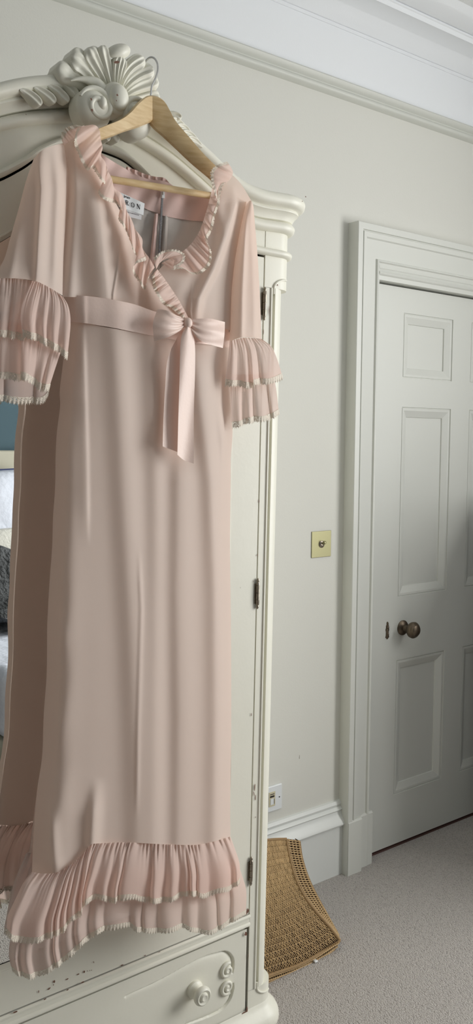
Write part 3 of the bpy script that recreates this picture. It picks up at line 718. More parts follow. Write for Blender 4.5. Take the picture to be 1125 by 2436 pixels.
o_skb, P_skb = cloth('skirt_back', [(165, 770), (548, 822)], [(62, 2030), (200, 2010), (400, 1990), (540, 1960)], sk_left[:-3]+[(70, 2020), (62, 2030)], sk_right[:-1]+[(540, 1962)], 90, 90,
        lambda s, t, X, Y: YM+.047+.014*np.sqrt(np.clip(4*s*(1-s), 0, 1))+(.008*np.sin(s*22)*t+.004*np.sin(s*9+2))*4*s*(1-s), M_dress)
# --- hem ruffles
def pleats(s, n, seed):
    """n irregular folds: rounded crests meeting in sharp creases"""
    rnd = random.Random(seed); wd = [rnd.uniform(.45, 1.0)**1.2*(1.7 if rnd.random() < .25 else 1) for _ in range(int(n))]
    e = np.r_[0, np.cumsum(wd)]; e /= e[-1]; A = np.array([rnd.uniform(.45, 1.0) for _ in wd]+[.5]); p = np.array([rnd.choice((.6, .8, 1.35, 1.8)) for _ in wd]+[1])
    k = np.clip(np.searchsorted(e, s, side='right')-1, 0, len(wd)-1); u = np.clip((s-e[k])/(e[k+1]-e[k]), 0, 1)
    return A[k]*np.sin(PI*u**p[k])*1.9-.8
def ruffle(name, top, bot, left, right, n, seed, Y0, amp, lw, m=None, nu=260, nv=22, gather=.004, Yin=None, label=None, wav=5):
    def yf(s, t, X, Yp):
        base = Y0 if not callable(Y0) else Y0(s, t, X, Yp)
        return base-amp*np.power(t, .7)*pleats(s, n, seed)-gather*1.0*np.exp(-t*6)*pleats(s, n*3.2+2, seed+1)-.010*np.sin(np.clip(t*2.2, 0, PI))
    def wp(s, t, X, Yp):
        return X+wav*.8*t*np.cos(2*PI*n*s*.35+seed), Yp+wav*.55*t*pleats(s, n, seed)
    o, P = cloth(name, top, bot, left, right, nu, nv, yf, m or M_ruff, warp=wp, label=label)
    o2 = lace(P[-1], lw, 'lace_trim', o, dirs=P[-1]-P[-3]+np.array([0, 0, -.002]))
    return o, P
hem_l = [(76, 2072), (55, 2100), (35, 2140), (14, 2180), (8, 2200), (8, 2215)]
yh = lambda s, t, X, Yp: YM-.012+.020*np.abs(2*s-1)**6-.010*np.exp(-((s-.0)/.2)**2)*t
ruffle('lower_hem_frill', [(60, 2130), (100, 2130), (200, 2080), (300, 2060), (400, 2060), (500, 2050), (560, 2040)],
       [(30, 2300), (60, 2314), (100, 2308), (150, 2280), (165, 2262), (195, 2232), (206, 2228), (230, 2212), (245, 2204), (300, 2195), (330, 2205), (380, 2208), (430, 2198), (460, 2205), (490, 2212), (530, 2196), (586, 2166)],
       [(60, 2130), (35, 2180), (28, 2230), (24, 2270), (30, 2300)], [(560, 2040), (575, 2080), (586, 2120), (586, 2166)], 15, 3, lambda s, t, X, Yp: YM+.004+.012*np.abs(2*s-1)**6, .0065, .0135, label='lower tier of the hem frill')
ruffle('upper_hem_frill', sk_bot, [(12, 2208), (40, 2226), (75, 2230), (110, 2220), (150, 2206), (165, 2180), (190, 2165), (204, 2140), (222, 2130), (240, 2128), (262, 2136), (290, 2128), (318, 2126), (340, 2134), (400, 2134), (430, 2122), (458, 2118), (490, 2126), (520, 2112), (545, 2106), (574, 2088)],
       [(76, 2074), (55, 2100), (35, 2140), (16, 2180), (12, 2208)], [(548, 1990), (560, 2020), (572, 2055), (574, 2088)], 18, 7, yh, .0085, .0140, label='upper tier of the hem frill')
ruffle('back_hem_frill', [(62, 2030), (200, 2010), (400, 1990), (540, 1960)], [(10, 2210), (100, 2190), (200, 2170), (400, 2150), (565, 2120)], [(62, 2030), (30, 2110), (10, 2210)], [(540, 1960), (560, 2050), (565, 2120)], 16, 11, YM+.056, .006, .013)
# fine gathering stitches line along the hem seam is part of the frill itself
# --- bodice
bl_top = [(150, 345), (160, 325), (178, 308), (200, 298)]
bl_left = [(150, 345), (160, 400), (161, 460), (156, 540), (150, 620), (149, 706)]
bl_right = [(200, 298), (225, 360), (240, 420), (268, 470), (300, 530), (325, 590), (350, 650), (385, 700), (420, 738), (447, 762)]
bl_bot = [(149, 706), (210, 708), (262, 716), (320, 728), (372, 744), (410, 754), (447, 762)]
def Ybl(s, t, X, Yp):
    d = .018*np.sin(np.clip(s, 0, 1)*PI)*np.sin(np.clip(t, 0, 1)*PI*.9)
    d += ridge(X, Yp, [(225, 380), (235, 500), (245, 620), (262, 800)], 30, .013, .3)
    d += ridge(X, Yp, [(268, 790), (270, 700), (280, 640), (288, 560)], 3.5, .0040)
    d -= ridge(X, Yp, [(300, 500), (318, 600), (330, 700), (340, 800)], 20, .013)
    d += ridge(X, Yp, [(180, 340), (176, 500), (170, 640), (165, 800)], 16, .007)
    return YM+.010-d
cloth('bodice_left', bl_top, bl_bot, bl_left, bl_right, 220, 150, Ybl, M_dress)[0].name = 'bodice_panel'
br_left = [(516, 402), (508, 450), (494, 510), (470, 565), (432, 605), (390, 630), (372, 660), (390, 710), (420, 745), (447, 764)]
br_right = [(598, 478), (586, 500), (572, 550), (560, 610), (552, 680), (549, 740), (548, 786)]
def Ybr(s, t, X, Yp):
    d = .018*np.sin(np.clip(s*.8+.2, 0, 1)*PI)*np.sin(np.clip(t, 0, 1)*PI*.9)
    d += ridge(X, Yp, [(548, 440), (560, 480), (540, 560), (510, 640), (475, 710), (460, 800)], 12, .016, .4)
    d += ridge(X, Yp, [(530, 430), (520, 490), (530, 560), (520, 600)], 14, .006)
    d += ridge(X, Yp, [(456, 790), (452, 740), (455, 700), (459, 670)], 3.0, .0036)
    d += ridge(X, Yp, [(440, 640), (425, 700), (420, 760)], 22, .006)
    return YM+.012-d
cloth('bodice_right', [(516, 402), (550, 415), (575, 440), (598, 478)], [(447, 764), (500, 770), (548, 786)], br_left, br_right, 180, 140, Ybr, M_dress)[0].name = 'bodice_panel'
# --- inside of the back seen through the neckline
YI = YM+.034
def Yin(s, t, X, Y): return YI+.004*np.sin(X/23)+.002*np.sin(X/9+Y/14)
cloth('back_facing', [(212, 345), (250, 372), (300, 402), (345, 424), (395, 432), (430, 450), (520, 458)], [(225, 440), (300, 470), (345, 496), (378, 508), (392, 514), (450, 524), (515, 528)], [(212, 345), (225, 440)], [(520, 458), (515, 528)], 60, 12, Yin, M_facing, label='dusty pink inner facing of the back neckline')
cloth('back_lining', [(160, 420), (225, 438), (300, 468), (345, 494), (378, 506), (392, 512), (450, 522), (545, 530)], [(150, 740), (548, 790)], [(160, 420), (150, 740)], [(545, 530), (548, 790)], 60, 30, lambda s, t, X, Y: Yin(s, t, X, Y)+.003, M_lining, label='off-white lining inside the back')
cloth('back_yoke', [(160, 330), (205, 330), (250, 372), (300, 402), (345, 424), (395, 432), (430, 450), (520, 458), (575, 440)], [(150, 765), (548, 810)], [(160, 330), (150, 765)], [(575, 440), (548, 810)], 60, 30, lambda s, t, X, Y: Yin(s, t, X, Y)+.008, M_dress)
z0_, z1_ = at(386, 464, YI-.006), at(377, 625, YI-.006)
mb = MB()
for k in range(56):
    p = z0_+(z1_-z0_)*k/55; mb.box((p[0]-.0018, p[1]-.0012, p[2]-.0009), (p[0]+.0018, p[1]+.001, p[2]+.0009))
zz = under(dress, mb.build('zip', M_zip)); zz['label'] = 'grey back zip'
mb = MB(); mb.box((z0_[0]-.0028, z0_[1]-.004, z0_[2]-.006), (z0_[0]+.0028, z0_[1]+.001, z0_[2]+.005)); mb.box((z0_[0]-.0015, z0_[1]-.0052, z0_[2]-.001), (z0_[0]+.0015, z0_[1]-.004, z0_[2]+.009))
under(zz, mb.build('zip_slider', M_white))
for (a, b, c, d) in (((368, 508), (377, 508), (354, 640), (366, 640)), ((390, 508), (400, 512), (382, 640), (395, 640))):
    cloth('zip_tape', [a, b], [c, d], [a, c], [b, d], 8, 30, lambda s, t, X, Y: YI-.003-.0035*np.sin(s*PI)+.0008*np.sin(Y/5), M_facing if a[0] < 380 else M_lining)
mb = MB()
for k in range(7):
    pass
# garment label
lab = MB(); G = coons([(285, 457), (344, 484)], [(283, 492), (341, 512)], [(285, 457), (283, 492)], [(344, 484), (341, 512)], 14, 8)
lab.grid(at_arr(G[..., 0], G[..., 1], np.full(G.shape[:2], YI-.0075)+.0006*np.sin(G[..., 0]/6)))
lb = under(dress, lab.build('garment_label', M_white)); lb['label'] = 'white woven neck label'
lab = MB(); G = coons([(290, 495), (337, 510)], [(290, 512), (336, 523)], [(290, 495), (290, 512)], [(337, 510), (336, 523)], 12, 6)
lab.grid(at_arr(G[..., 0], G[..., 1], np.full(G.shape[:2], YI-.0065)))
lb2 = under(dress, lab.build('size_label', mat('silver_white_label', s2l(214, 212, 214), .5)))
def strokes(mb, letter, o, ux, uz, Y):
    """serif capitals from bars; o = px origin (lower left), ux, uz = px vectors of letter width and height"""
    def bar(a, b, w):
        pa = np.array(o)+ux*a[0]+uz*a[1]; pb_ = np.array(o)+ux*b[0]+uz*b[1]
        A, B = at(*pa, Y), at(*pb_, Y); d = B-A; d /= np.linalg.norm(d)+1e-9; n_ = np.array([-d[2], 0, d[0]])*w/2
        mb.add([A-n_, A+n_, B+n_, B-n_], [(0, 1, 2, 3)])
    T, t_ = .0015, .0006
    L = {'R': [((.15, 0), (.15, 1), T), ((0, 0), (.35, 0), t_), ((0, 1), (.5, 1), t_), ((.15, .5), (.5, .5), t_), ((.45, 1), (.68, .88), T*.8), ((.68, .9), (.68, .62), T), ((.68, .62), (.45, .5), T*.8), ((.42, .5), (.85, 0), T), ((.7, 0), (1, 0), t_)],
         'N': [((.15, 0), (.15, 1), t_), ((0, 0), (.3, 0), t_), ((0, 1), (.25, 1), t_), ((.15, 1), (.85, 0), T), ((.85, 0), (.85, 1), t_), ((.7, 1), (1, 1), t_)],
         'O': [((.5+.45*math.cos(a), .5+.5*math.sin(a)), (.5+.45*math.cos(a+.53), .5+.5*math.sin(a+.53)), T if abs(math.cos(a+.26)) > .6 else t_*1.2) for a in np.arange(0, 6.2, .5236)],
         'j': [((.5, .7), (.5, -.2), T*.8), ((.5, -.2), (.1, -.25), t_), ((.5, .95), (.5, 1.05), T)], 'e': [((.1, .35), (.9, .35), t_), ((.9, .35), (.7, .7), t_), ((.7, .7), (.3, .7), t_), ((.2, .6), (.2, .1), T*.8), ((.25, 0), (.9, .1), t_)],
         'a': [((.75, .7), (.75, 0), T*.8), ((.2, .7), (.75, .7), t_), ((.2, .0), (.7, .0), t_), ((.2, .0), (.2, .35), T*.7), ((.2, .4), (.7, .4), t_)], 'n': [((.2, 0), (.2, .7), T*.8), ((.2, .65), (.7, .65), t_), ((.8, .6), (.8, 0), T*.8)]}
    for a, b, w_ in L[letter]: bar(a, b, w_)
mb = MB(); YL = YI-.0085
for ch_, ox, oy in (('R', 298.5, 486.5), ('O', 311.5, 491.5), ('N', 325.5, 495.5)): strokes(mb, ch_, (ox, oy), np.array([8.2, 2.8]), np.array([.3, -10.5]), YL)
for i, ch_ in enumerate('jean'): strokes(mb, ch_, (294.5+3.9*i, 468.5+1.35*i), np.array([3.2, 1.0]), np.array([0, -5.8]), YL)
under(lb, mb.build('lettering', M_black))
mb = MB(); rnd = random.Random(2)
for k in range(9):
    a = at(303+3.3*k, 504.5+.9*k, YL+.0012); mb.box((a[0]-.0008, YL+.001, a[2]-.0006), (a[0]+.0006, YL+.0012, a[2]+.0005+rnd.random()*.0006))
under(lb2, mb.build('lettering', mat('grey_print', s2l(110, 106, 108), .7)))
# back neckline frill peeping over
_, P = cloth('back_neck_frill', [(300, 396), (322, 404), (345, 414), (368, 420), (390, 423), (402, 434)], [(300, 408), (330, 418), (350, 428), (372, 431), (396, 438), (404, 442)], [(300, 396), (300, 408)], [(402, 434), (404, 442)], 70, 6, lambda s, t, X, Y: YI+.004-.006*np.sin(s*40)*(1-t), M_facing)
# --- waistband
cloth('waistband', [(149, 702), (205, 704), (262, 712), (320, 724), (372, 742), (450, 760), (500, 766), (548, 776)], [(156, 764), (210, 770), (265, 779), (320, 790), (365, 799), (450, 814), (500, 820), (548, 828)], [(149, 702), (152, 735), (156, 764)], [(548, 776), (548, 828)], 110, 14,
      lambda s, t, X, Y: Ysk(s, t*0, X, np.full_like(X, 900))*.6+(YM-.004)*.4-.004+.020*np.abs(2*s-1)**6-.0022*np.sin(t*PI), M_ribbon, label='pink satin ribbon waistband')
# --- bow
bow = under(dress, MB().add([(0, 0, 0)], []).build('bow', M_ribbon)) if False else None
YBw = YM-.034
def bowpiece(name, top, bot, left, right, yf, nu=40, nv=24): return cloth(name, top, bot, left, right, nu, nv, yf, M_ribbon)[0]
bl = bowpiece('bow_loop', [(444, 758), (420, 750), (395, 738), (374, 736)], [(442, 776), (420, 792), (395, 804), (366, 812)], [(444, 758), (442, 776)], [(374, 736), (364, 770), (366, 812)], lambda s, t, X, Y: YBw-.012*np.sin(s*PI)+.006*np.cos(t*PI*2)*s+.002*np.sin(t*20+s*6)*(1-s))
brr = bowpiece('bow_loop', [(450, 758), (470, 758), (500, 758), (535, 766)], [(450, 778), (470, 805), (495, 818), (530, 828)], [(450, 758), (450, 778)], [(535, 766), (534, 795), (530, 828)], lambda s, t, X, Y: YBw-.010*np.sin(s*PI)+.004*np.cos(t*PI*2)*s+.002*np.sin(t*18+s*4)*(1-s))
bowpiece('bow_tail', [(428, 790), (446, 778)], [(387, 1062), (424, 1076)], [(428, 790), (400, 850), (393, 920), (389, 990), (387, 1062)], [(446, 778), (440, 850), (432, 960), (424, 1076)], lambda s, t, X, Y: YBw+.008+.003*np.sin(s*PI)-.003*np.sin(t*7), nu=14, nv=60)
bowpiece('bow_tail', [(442, 776), (452, 776)], [(422, 1082), (438, 1095), (461, 1103)], [(442, 776), (430, 808), (427, 900), (424, 1000), (422, 1082)], [(452, 776), (463, 815), (464, 880), (461, 980), (461, 1103)], lambda s, t, X, Y: YBw-.001-.004*np.sin(s*PI+t*3)-.003*np.sin(t*6+1), nu=18, nv=70)
bowpiece('bow_fold', [(450, 776), (456, 776)], [(466, 815), (480, 812)], [(450, 776), (466, 815)], [(456, 776), (480, 812)], lambda s, t, X, Y: YBw+.004-.003*np.sin(s*PI), nu=8, nv=12)
mb = MB(); dome(mb, at(447, 768, YBw-.004), .0085, .0095, .007, back=.004); under(dress, mb.build('bow_knot', M_ribbon, smooth=True))
# --- sleeves
def both(Y0, dep, fr, bk):
    f = lambda s, t, X, Y: Y0-dep*np.sqrt(np.clip(1-(2*s-1)**2, 0, 1))-fr(s, t, X, Y)
    b = lambda s, t, X, Y: Y0+dep*np.sqrt(np.clip(1-(2*s-1)**2, 0, 1))+bk(s, t, X, Y)
    return f, b
f, b = both(YM+.012, .030, lambda s, t, X, Y: ridge(X, Y, [(84, 300), (98, 450), (92, 560), (84, 720)], 12, .010, -.5)+ridge(X, Y, [(130, 340), (140, 450), (135, 560), (130, 720)], 14, .008)+ridge(X, Y, [(45, 480), (30, 600), (15, 720)], 16, .005), lambda s, t, X, Y: 0*s)
cloth('sleeve', [(80, 378), (95, 362), (115, 350), (152, 340)], [(-22, 664), (30, 662), (80, 668), (110, 680), (150, 704)], [(80, 378), (62, 430), (46, 490), (26, 560), (8, 620), (-22, 664)], [(152, 340), (160, 400), (161, 460), (157, 540), (152, 620), (150, 704)], 70, 60, f, M_dress, back=b)
f, b = both(YM+.018, .026, lambda s, t, X, Y: ridge(X, Y, [(586, 480), (582, 560), (576, 700), (574, 860)], 9, .006, .4)+ridge(X, Y, [(604, 520), (606, 640), (608, 860)], 9, .004), lambda s, t, X, Y: 0*s)
cloth('sleeve', [(586, 480), (598, 478), (603, 492)], [(546, 812), (580, 802), (622, 806)], [(586, 480), (572, 540), (560, 610), (552, 680), (548, 750), (546, 812)], [(603, 492), (607, 540), (612, 600), (617, 680), (620, 750), (622, 806)], 60, 60, f, M_dress, back=b)
# sleeve frills
def sl_frill(name, top, bot, left, right, n, seed, Y0, amp, lw, botb=None, **k):
    o, P = ruffle(name, top, bot, left, right, n, seed, Y0, amp, lw, nu=170, nv=20, gather=.0025, wav=k.get('wav', 3))
    return o
# left sleeve: the near flounce overlaps the far one
sl_frill('sleeve_frill', [(70, 690), (90, 740), (112, 760), (135, 770)], [(-30, 935), (20, 942), (60, 946), (100, 944), (118, 930)], [(70, 690), (-20, 800), (-30, 935)], [(135, 770), (130, 860), (118, 930)], 3, 21, YM+.030, .003, .0145)
sl_frill('sleeve_frill', [(-20, 760), (60, 770)], [(-30, 880), (0, 884), (60, 892)], [(-20, 760), (-30, 880)], [(60, 770), (60, 892)], 4, 5, YM-.004, .003, .014)
sl_frill('sleeve_frill', [(52, 790), (80, 800), (120, 812), (150, 820)], [(50, 885), (62, 886), (78, 900), (95, 912), (122, 915)], [(52, 790), (50, 840), (50, 885)], [(150, 820), (138, 860), (122, 915)], 3, 9, YM-.018, .005, .0155)
sl_frill('sleeve_frill', [(-22, 664), (30, 662), (92, 670)], [(-30, 782), (0, 784), (70, 798)], [(-22, 664), (-30, 782)], [(92, 670), (70, 798)], 4, 14, YM-.010, .005, .014)
sl_frill('sleeve_frill', [(76, 668), (100, 675), (125, 688), (150, 706)], [(53, 786), (80, 792), (110, 808), (140, 822), (162, 840)], [(76, 668), (58, 710), (50, 750), (53, 786)], [(150, 706), (163, 730), (168, 770), (162, 840)], 4, 2, YM-.026, .005, .015)
# right sleeve
sl_frill('sleeve_frill', [(548, 890), (600, 890), (650, 885)], [(548, 1006), (575, 1000), (596, 992), (630, 988), (664, 975)], [(548, 890), (547, 950), (548, 1006)], [(650, 885), (658, 930), (664, 975)], 4, 31, YM+.004, .006, .0150)
sl_frill('sleeve_frill', [(546, 812), (580, 803), (622, 806)], [(536, 904), (560, 906), (602, 910), (606, 902), (640, 900), (668, 890)], [(546, 812), (543, 850), (536, 904)], [(622, 806), (645, 825), (658, 855), (668, 890)], 4, 17, YM-.012, .007, .0150)
# --- neck frills
def neck(name, inner, outer, Y0, amp, n, seed, lw=.0075, flip=1):
    nu, nv = 200, 12; A = spl(inner, nu); B = spl(outer, nu); t = np.linspace(0, 1, nv)[:, None]; s = np.linspace(0, 1, nu)[None]
    PX = A[None, :, 0]*(1-t)+B[None, :, 0]*t; PY = A[None, :, 1]*(1-t)+B[None, :, 1]*t
    ph = pleats(s, n, seed)
    Y = Y0-.010*np.sin(t*PI*.6)-amp*ph*t**.8-.0014*pleats(s, n*2, seed+1)*(1-t)
    P = at_arr(PX, PY, np.broadcast_to(Y, PX.shape)); mb = MB()
    mb.grid(P, np.stack([np.broadcast_to(s, PX.shape), np.broadcast_to(t, PX.shape)], -1))
    o = under(dress, mb.build(name, M_ruff)); o.data.polygons.foreach_set('use_smooth', [True]*len(o.data.polygons))
    D = P[-1]-P[-3]; D /= np.linalg.norm(D, axis=1)[:, None]+1e-9
    k = np.ones(9)/9; D = np.stack([np.convolve(np.pad(D[:, i], 4, mode='edge'), k, 'valid') for i in range(3)], 1)
    lace(P[-1], lw, 'lace_trim', o, dirs=D, teeth=.0042, n_out=420); return o
neck('neck_frill', [(203, 299), (224, 297), (236, 308), (240, 332), (244, 352), (240, 370), (250, 385), (256, 405), (266, 425), (272, 447), (288, 460), (298, 482), (302, 502), (313, 522), (322, 545), (338, 568), (340, 592), (356, 615), (368, 636)],
     [(192, 302), (184, 318), (182, 338), (190, 360), (200, 384), (212, 400), (222, 392), (238, 418), (254, 440), (236, 448), (246, 466), (276, 478), (290, 500), (282, 514), (296, 535), (310, 570), (322, 600), (345, 610), (322, 622), (318, 642), (332, 664), (344, 682), (352, 660), (362, 645)], YM-.012, .012, 12, 4)
neck('neck_frill', [(374, 640), (392, 664), (410, 690), (426, 715), (440, 740), (448, 756)], [(366, 650), (370, 680), (382, 706), (396, 722), (412, 728), (428, 742), (444, 760)], YM-.018, .008, 8, 8)
neck('neck_frill', [(510, 404), (508, 430), (500, 468), (490, 505), (474, 550), (450, 585), (418, 608), (384, 626)], [(544, 402), (534, 428), (520, 446), (516, 480), (506, 512), (498, 545), (488, 566), (497, 594), (495, 622), (478, 642), (455, 648), (430, 636), (405, 640)], YM-.010, .008, 12, 12)
neck('neck_frill', [(372, 640), (380, 626), (395, 616), (412, 616)], [(366, 622), (384, 604), (410, 598), (432, 606), (430, 622), (412, 634)], YM-.024, .004, 3, 5)
# shoulder turn-overs of the frill
neck('shoulder_frill', [(202, 302), (186, 320), (168, 334), (152, 346)], [(192, 300), (176, 305), (158, 315), (147, 334)], YM+.002, .003, 5, 6)
neck('shoulder_frill', [(512, 452), (528, 442), (546, 428), (554, 412), (550, 398)], [(516, 470), (508, 430), (508, 410), (522, 396), (544, 390)], YM-.020, .005, 3, 9)

# ================================================================== STRAW BAG
bag = empty('straw_bag', (1.52, 1.76, 0), 'woven straw tote bag slumped on the carpet behind the wardrobe, against the skirting', 'bag')
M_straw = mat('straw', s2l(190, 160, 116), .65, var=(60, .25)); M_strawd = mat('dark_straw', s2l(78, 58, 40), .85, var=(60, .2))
BX0 = 560
def Yface(PX, PY):  # leans back towards the wall as it rises
    return 1.686+np.clip((2330-(PY+(PX-628)*.42))/340, 0, 1.1)*.165
face = coons([(BX0, 2010), (640, 1998), (680, 1996)], [(BX0, 2352), (640, 2318), (720, 2288), (806, 2236)], [(BX0, 2010), (BX0, 2352)], [(680, 1996), (688, 2040), (702, 2090), (722, 2130), (750, 2168), (782, 2204), (806, 2236)], 36, 30)
gus = coons([(680, 1996), (712, 2000)], [(800, 2228), (810, 2240)], [(680, 1996), (688, 2040), (702, 2090), (722, 2130), (750, 2168), (782, 2204), (800, 2228)], [(712, 2000), (718, 2040), (732, 2085), (752, 2128), (778, 2176), (806, 2228), (810, 2240)], 8, 34)
bot = coons([(BX0, 2352), (640, 2318), (720, 2288), (806, 2236)], [(BX0, 2380), (632, 2346), (700, 2320), (745, 2298), (792, 2262)], [(BX0, 2352), (BX0, 2372)], [(806, 2236), (802, 2248), (790, 2258)], 44, 6)
def to3(G, f): return at_arr(G[..., 0], G[..., 1], f(G[..., 0], G[..., 1]))
ni = np.linspace(0, 1, 8)[None, :]
F3 = to3(face, lambda X, Y: Yface(X, Y)-.012*np.sin(np.linspace(0, PI, 30))[:, None]); 
G3 = to3(gus, lambda X, Y: Yface(X, Y)+.0+.045*ni)
nb = np.linspace(0, 1, 6)[:, None]
B3 = to3(bot, lambda X, Y: 1.686+.006*nb)
B3[..., 1] += 0; B3[..., 2] = np.maximum(B3[..., 2], .0015)
mb = MB(); mb.grid(F3+np.array([0, .003, 0])); mb.grid(G3+np.array([0, .004, 0])); mb.grid(B3+np.array([0, .003, 0]))
# back of the bag
BK = F3.copy(); BK[..., 1] += .06; BK[..., 1] = np.minimum(BK[..., 1], 1.985); BK[..., 2] *= .90; mb.grid(BK)
mb.grid(np.stack([F3[0], BK[0]])); mb.grid(np.stack([G3[:, -1], np.minimum(G3[:, -1]+np.array([0, .02, 0]), [9, 1.985, 9])]))
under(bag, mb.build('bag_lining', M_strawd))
def bil(G, u, v):
    nv, nu = G.shape[:2]; x = u*(nu-1); yv = v*(nv-1); i = min(int(x), nu-2); j = min(int(yv), nv-2); fx, fy = x-i, yv-j
    return (G[j, i]*(1-fx)+G[j, i+1]*fx)*(1-fy)+(G[j+1, i]*(1-fx)+G[j+1, i+1]*fx)*fy
def outward(G):
    dn = np.cross(bil(G, .6, .5)-bil(G, .5, .5), bil(G, .5, .6)-bil(G, .5, .5)); dn /= np.linalg.norm(dn)
    return -dn if dn[1] > 0 else dn
def cl(v): return min(.9995, max(0, v))
def stuff_weave(mb, name, m):
    o = under(bag, mb.build(name, m)); o['kind'] = 'stuff'; o.data.polygons.foreach_set('use_smooth', [True]*len(o.data.polygons)); return o
rnd = random.Random(7); mb = MB(); dn = outward(F3); NR, NC = 20, 34
for r in range(NR):
    v0, v1 = (r-.05)/NR, (r+1.02)/NR; sh = rnd.uniform(0, .5)
    for c in range(NC):
        u0 = (c+sh+rnd.uniform(-.10, .10))/NC
        if u0 > .985: continue
        th = rnd.uniform(.0010, .0014)
        for sg in (-1, 1):     # the two legs of one loop, wide apart in the middle
            w_ = rnd.uniform(.24, .34)/NC*sg; P = []
            for q_, (k, l) in enumerate(((0, .1), (.25, .85), (.55, 1), (.8, .8), (1, .15))):
                P.append(bil(F3, cl(u0+.45*k/NC+w_*math.sin(PI*k)**.8), cl(v0+(v1-v0)*k))+dn*(.0028*l+.0004*sg))
            mb.tube(P, [th*.7, th, th*1.1, th, th*.8], 5, caps=False)
    P = [bil(F3, u, cl(v0))+dn*(.0018+rnd.uniform(-.0004, .0006)) for u in np.linspace(0, .9995, NC*2)]
    mb.tube(P, [rnd.uniform(.0006, .0011) for _ in P], 5, caps=False)
stuff_weave(mb, 'weave', M_straw)
def ladder(G, name, lines, rungs, along_v, th):
    mb = MB(); dn = outward(G); n = rungs*2
    for i in range(lines):
        f = (i+.5)/lines
        P = [(bil(G, f, cl(t)) if along_v else bil(G, cl(t), f))+dn*(.0030+rnd.uniform(-.0004, .0004)) for t in np.linspace(0, 1, n)]
        mb.tube(P, [th*(.8+.5*(k % 2))*rnd.uniform(.9, 1.1) for k in range(n)], 6, caps=False)
    for r in range(rungs):
        t = (r+.5+rnd.uniform(-.1, .1))/rungs
        P = [(bil(G, cl(f), cl(t)) if along_v else bil(G, cl(t), cl(f)))+dn*(.0012+.0012*math.sin(f*PI*lines)**2) for f in np.linspace(0, 1, 9)]
        mb.tube(P, th*.8, 5, caps=False)
    stuff_weave(mb, name, M_straw)
ladder(G3, 'side_weave', 4, 46, True, .0021)
ladder(B3, 'base_weave', 3, 52, False, .0017)
M_cordst = mat('brown_straw', s2l(150, 122, 86), .8, var=(90, .2))  # seam cord straw, browner than the weave
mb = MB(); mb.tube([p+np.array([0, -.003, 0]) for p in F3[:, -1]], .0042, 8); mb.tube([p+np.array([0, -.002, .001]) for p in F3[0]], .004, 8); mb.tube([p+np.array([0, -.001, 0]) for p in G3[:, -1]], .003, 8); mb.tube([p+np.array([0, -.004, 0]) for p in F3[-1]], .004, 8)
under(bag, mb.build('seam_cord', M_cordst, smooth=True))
mb = MB(); p = at(744, 2304, 1.69); mb.box((p[0]-.004, 1.676, .001), (p[0]+.007, 1.70, .006)); bevel(under(bag, mb.build('tab', M_white)), .002)

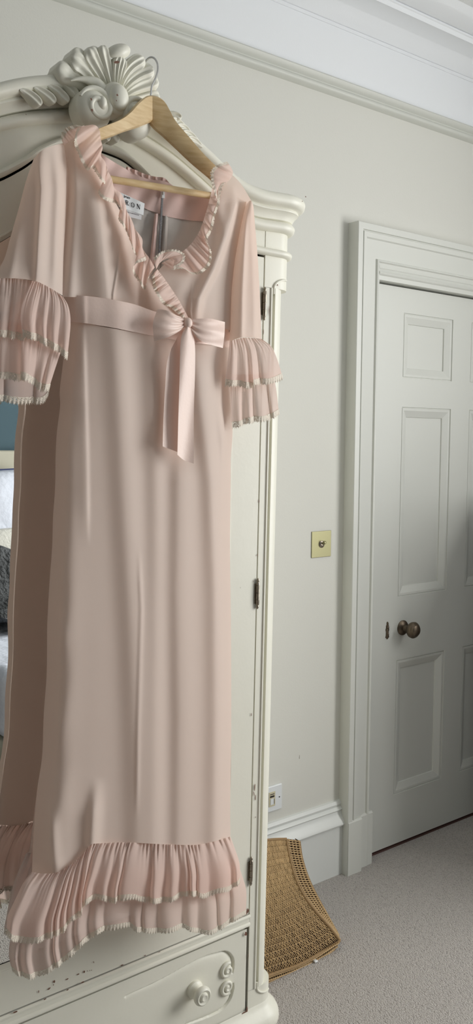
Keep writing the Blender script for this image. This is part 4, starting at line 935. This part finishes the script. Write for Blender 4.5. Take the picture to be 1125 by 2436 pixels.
# ================================================================== BED (seen in the mirror)
bed = empty('bed', (1.95, -1.0, 0), 'double bed with beige headboard and white bedding reflected in the wardrobe mirror', 'bed')
mb = MB(); mb.box((1.10, -1.98, .10), (2.80, -1.90, 1.385)); bevel(under(bed, mb.build('headboard', M_head)), .02, 3)
mb = MB(); mb.box((1.15, -1.90, .12), (2.75, 0.05, .36)); bevel(under(bed, mb.build('base', M_head)), .02, 3)
mb = MB(); mb.box((1.15, -1.90, .36), (2.75, 0.05, .62)); bevel(under(bed, mb.build('mattress', M_linen)), .06, 4)
for x in (1.25, 2.65):
    for y in (-1.8, -.05):
        mb = MB(); mb.lathe((x, y, .12), (0, 0, -1), [(0, .03), (.12, .02)], 12); under(bed, mb.build('leg', M_wood))
def pillow(name, c, sx, sz, th, tilt, m, label, cat, piping=None):
    o = empty(name, c, label, cat); G = []
    for j in range(17):
        v = -1+2*j/16; row = []
        for i in range(25):
            u = -1+2*i/24; e = (1-abs(u)**3.2)*(1-abs(v)**3.2)
            row.append((u*sx*(1-.05*(1-abs(v))), -th*max(e, 0)**.6, v*sz*(1-.05*(1-abs(u)))))
        G.append(row)
    G = np.array(G); B = G.copy(); B[..., 1] *= -1; R = Matrix.Rotation(tilt, 3, 'X'); mb = MB(); mb.grid(G); mb.grid(B)
    p = mb.build('cover', m, smooth=False, fn=lambda v: tuple(R @ Vector(v))); p.data.polygons.foreach_set('use_smooth', [True]*len(p.data.polygons)); p.parent = o
    if piping:
        mb = MB(); E_ = np.vstack([G[0], G[1:, -1], G[-1, ::-1][1:], G[::-1, 0][1:]]); mb.tube(E_, .006, 6); q_ = mb.build('piping', piping, smooth=True, fn=lambda v: tuple(R @ Vector(v))); q_.parent = o
    return o
M_navy = mat('navy_piping', s2l(50, 58, 100), .7)
pillow('pillow', (1.72, -1.74, 1.02), .36, .27, .10, .25, M_linen, 'white navy-piped pillow against the headboard, reflected in the mirror', 'pillow', M_navy)
pillow('cushion', (1.70, -1.50, .82), .24, .16, .09, .35, M_cushion, 'cream textured cushion in front of the white pillow, reflected in the mirror', 'cushion')
mb = MB(); n = 40; G = np.array([[(1.12+1.66*i/n, -1.25+.75*j/n, .678+.014*math.sin(i*.9+j*.4)+.02*math.sin(j*.7-i*.3)+(.26*math.exp(-((j-13)/8)**2))) for i in range(n+1)] for j in range(n+1)]); mb.grid(G)
mb.grid(np.stack([G[:, 0], G[:, 0]*[1, 1, .55]])); mb.grid(np.stack([G[:, -1], G[:, -1]*[1, 1, .55]]))
th = mb.build('throw_blanket', M_throw); th.data.polygons.foreach_set('use_smooth', [True]*len(th.data.polygons)); th['label'] = 'charcoal fur throw across the bed, reflected in the mirror'; th['category'] = 'blanket'
# chest added out of view by the window wall to shade the lower door
cst = empty('added_shade_chest', (3.02, 1.15, 0), 'unseen dark walnut chest of drawers added to shade the lower door', 'chest of drawers')
mb = MB(); M_wal = mat('dark_walnut', s2l(74, 54, 42), .4); mb.box((2.68, 1.00, .02), (3.28, 1.86, 1.26)); bevel(under(cst, mb.build('body', M_wal)), .005)  # dark finish so the added chest bounces little light
for k in range(4):
    mb = MB(); mb.box((2.662, 1.03, .06+.295*k), (2.68, 1.83, .345+.295*k)); d_ = bevel(under(cst, mb.build('drawer', M_wal)), .004)
    for yy in (.95, 1.42):
        mb = MB(); mb.lathe((2.662, yy+.15, .20+.295*k), (-1, 0, 0), [(0, .008), (.012, .008), (.02, .016), (.028, .012), (.03, .002)], 14); under(d_, mb.build('knob', M_bronze, smooth=True))
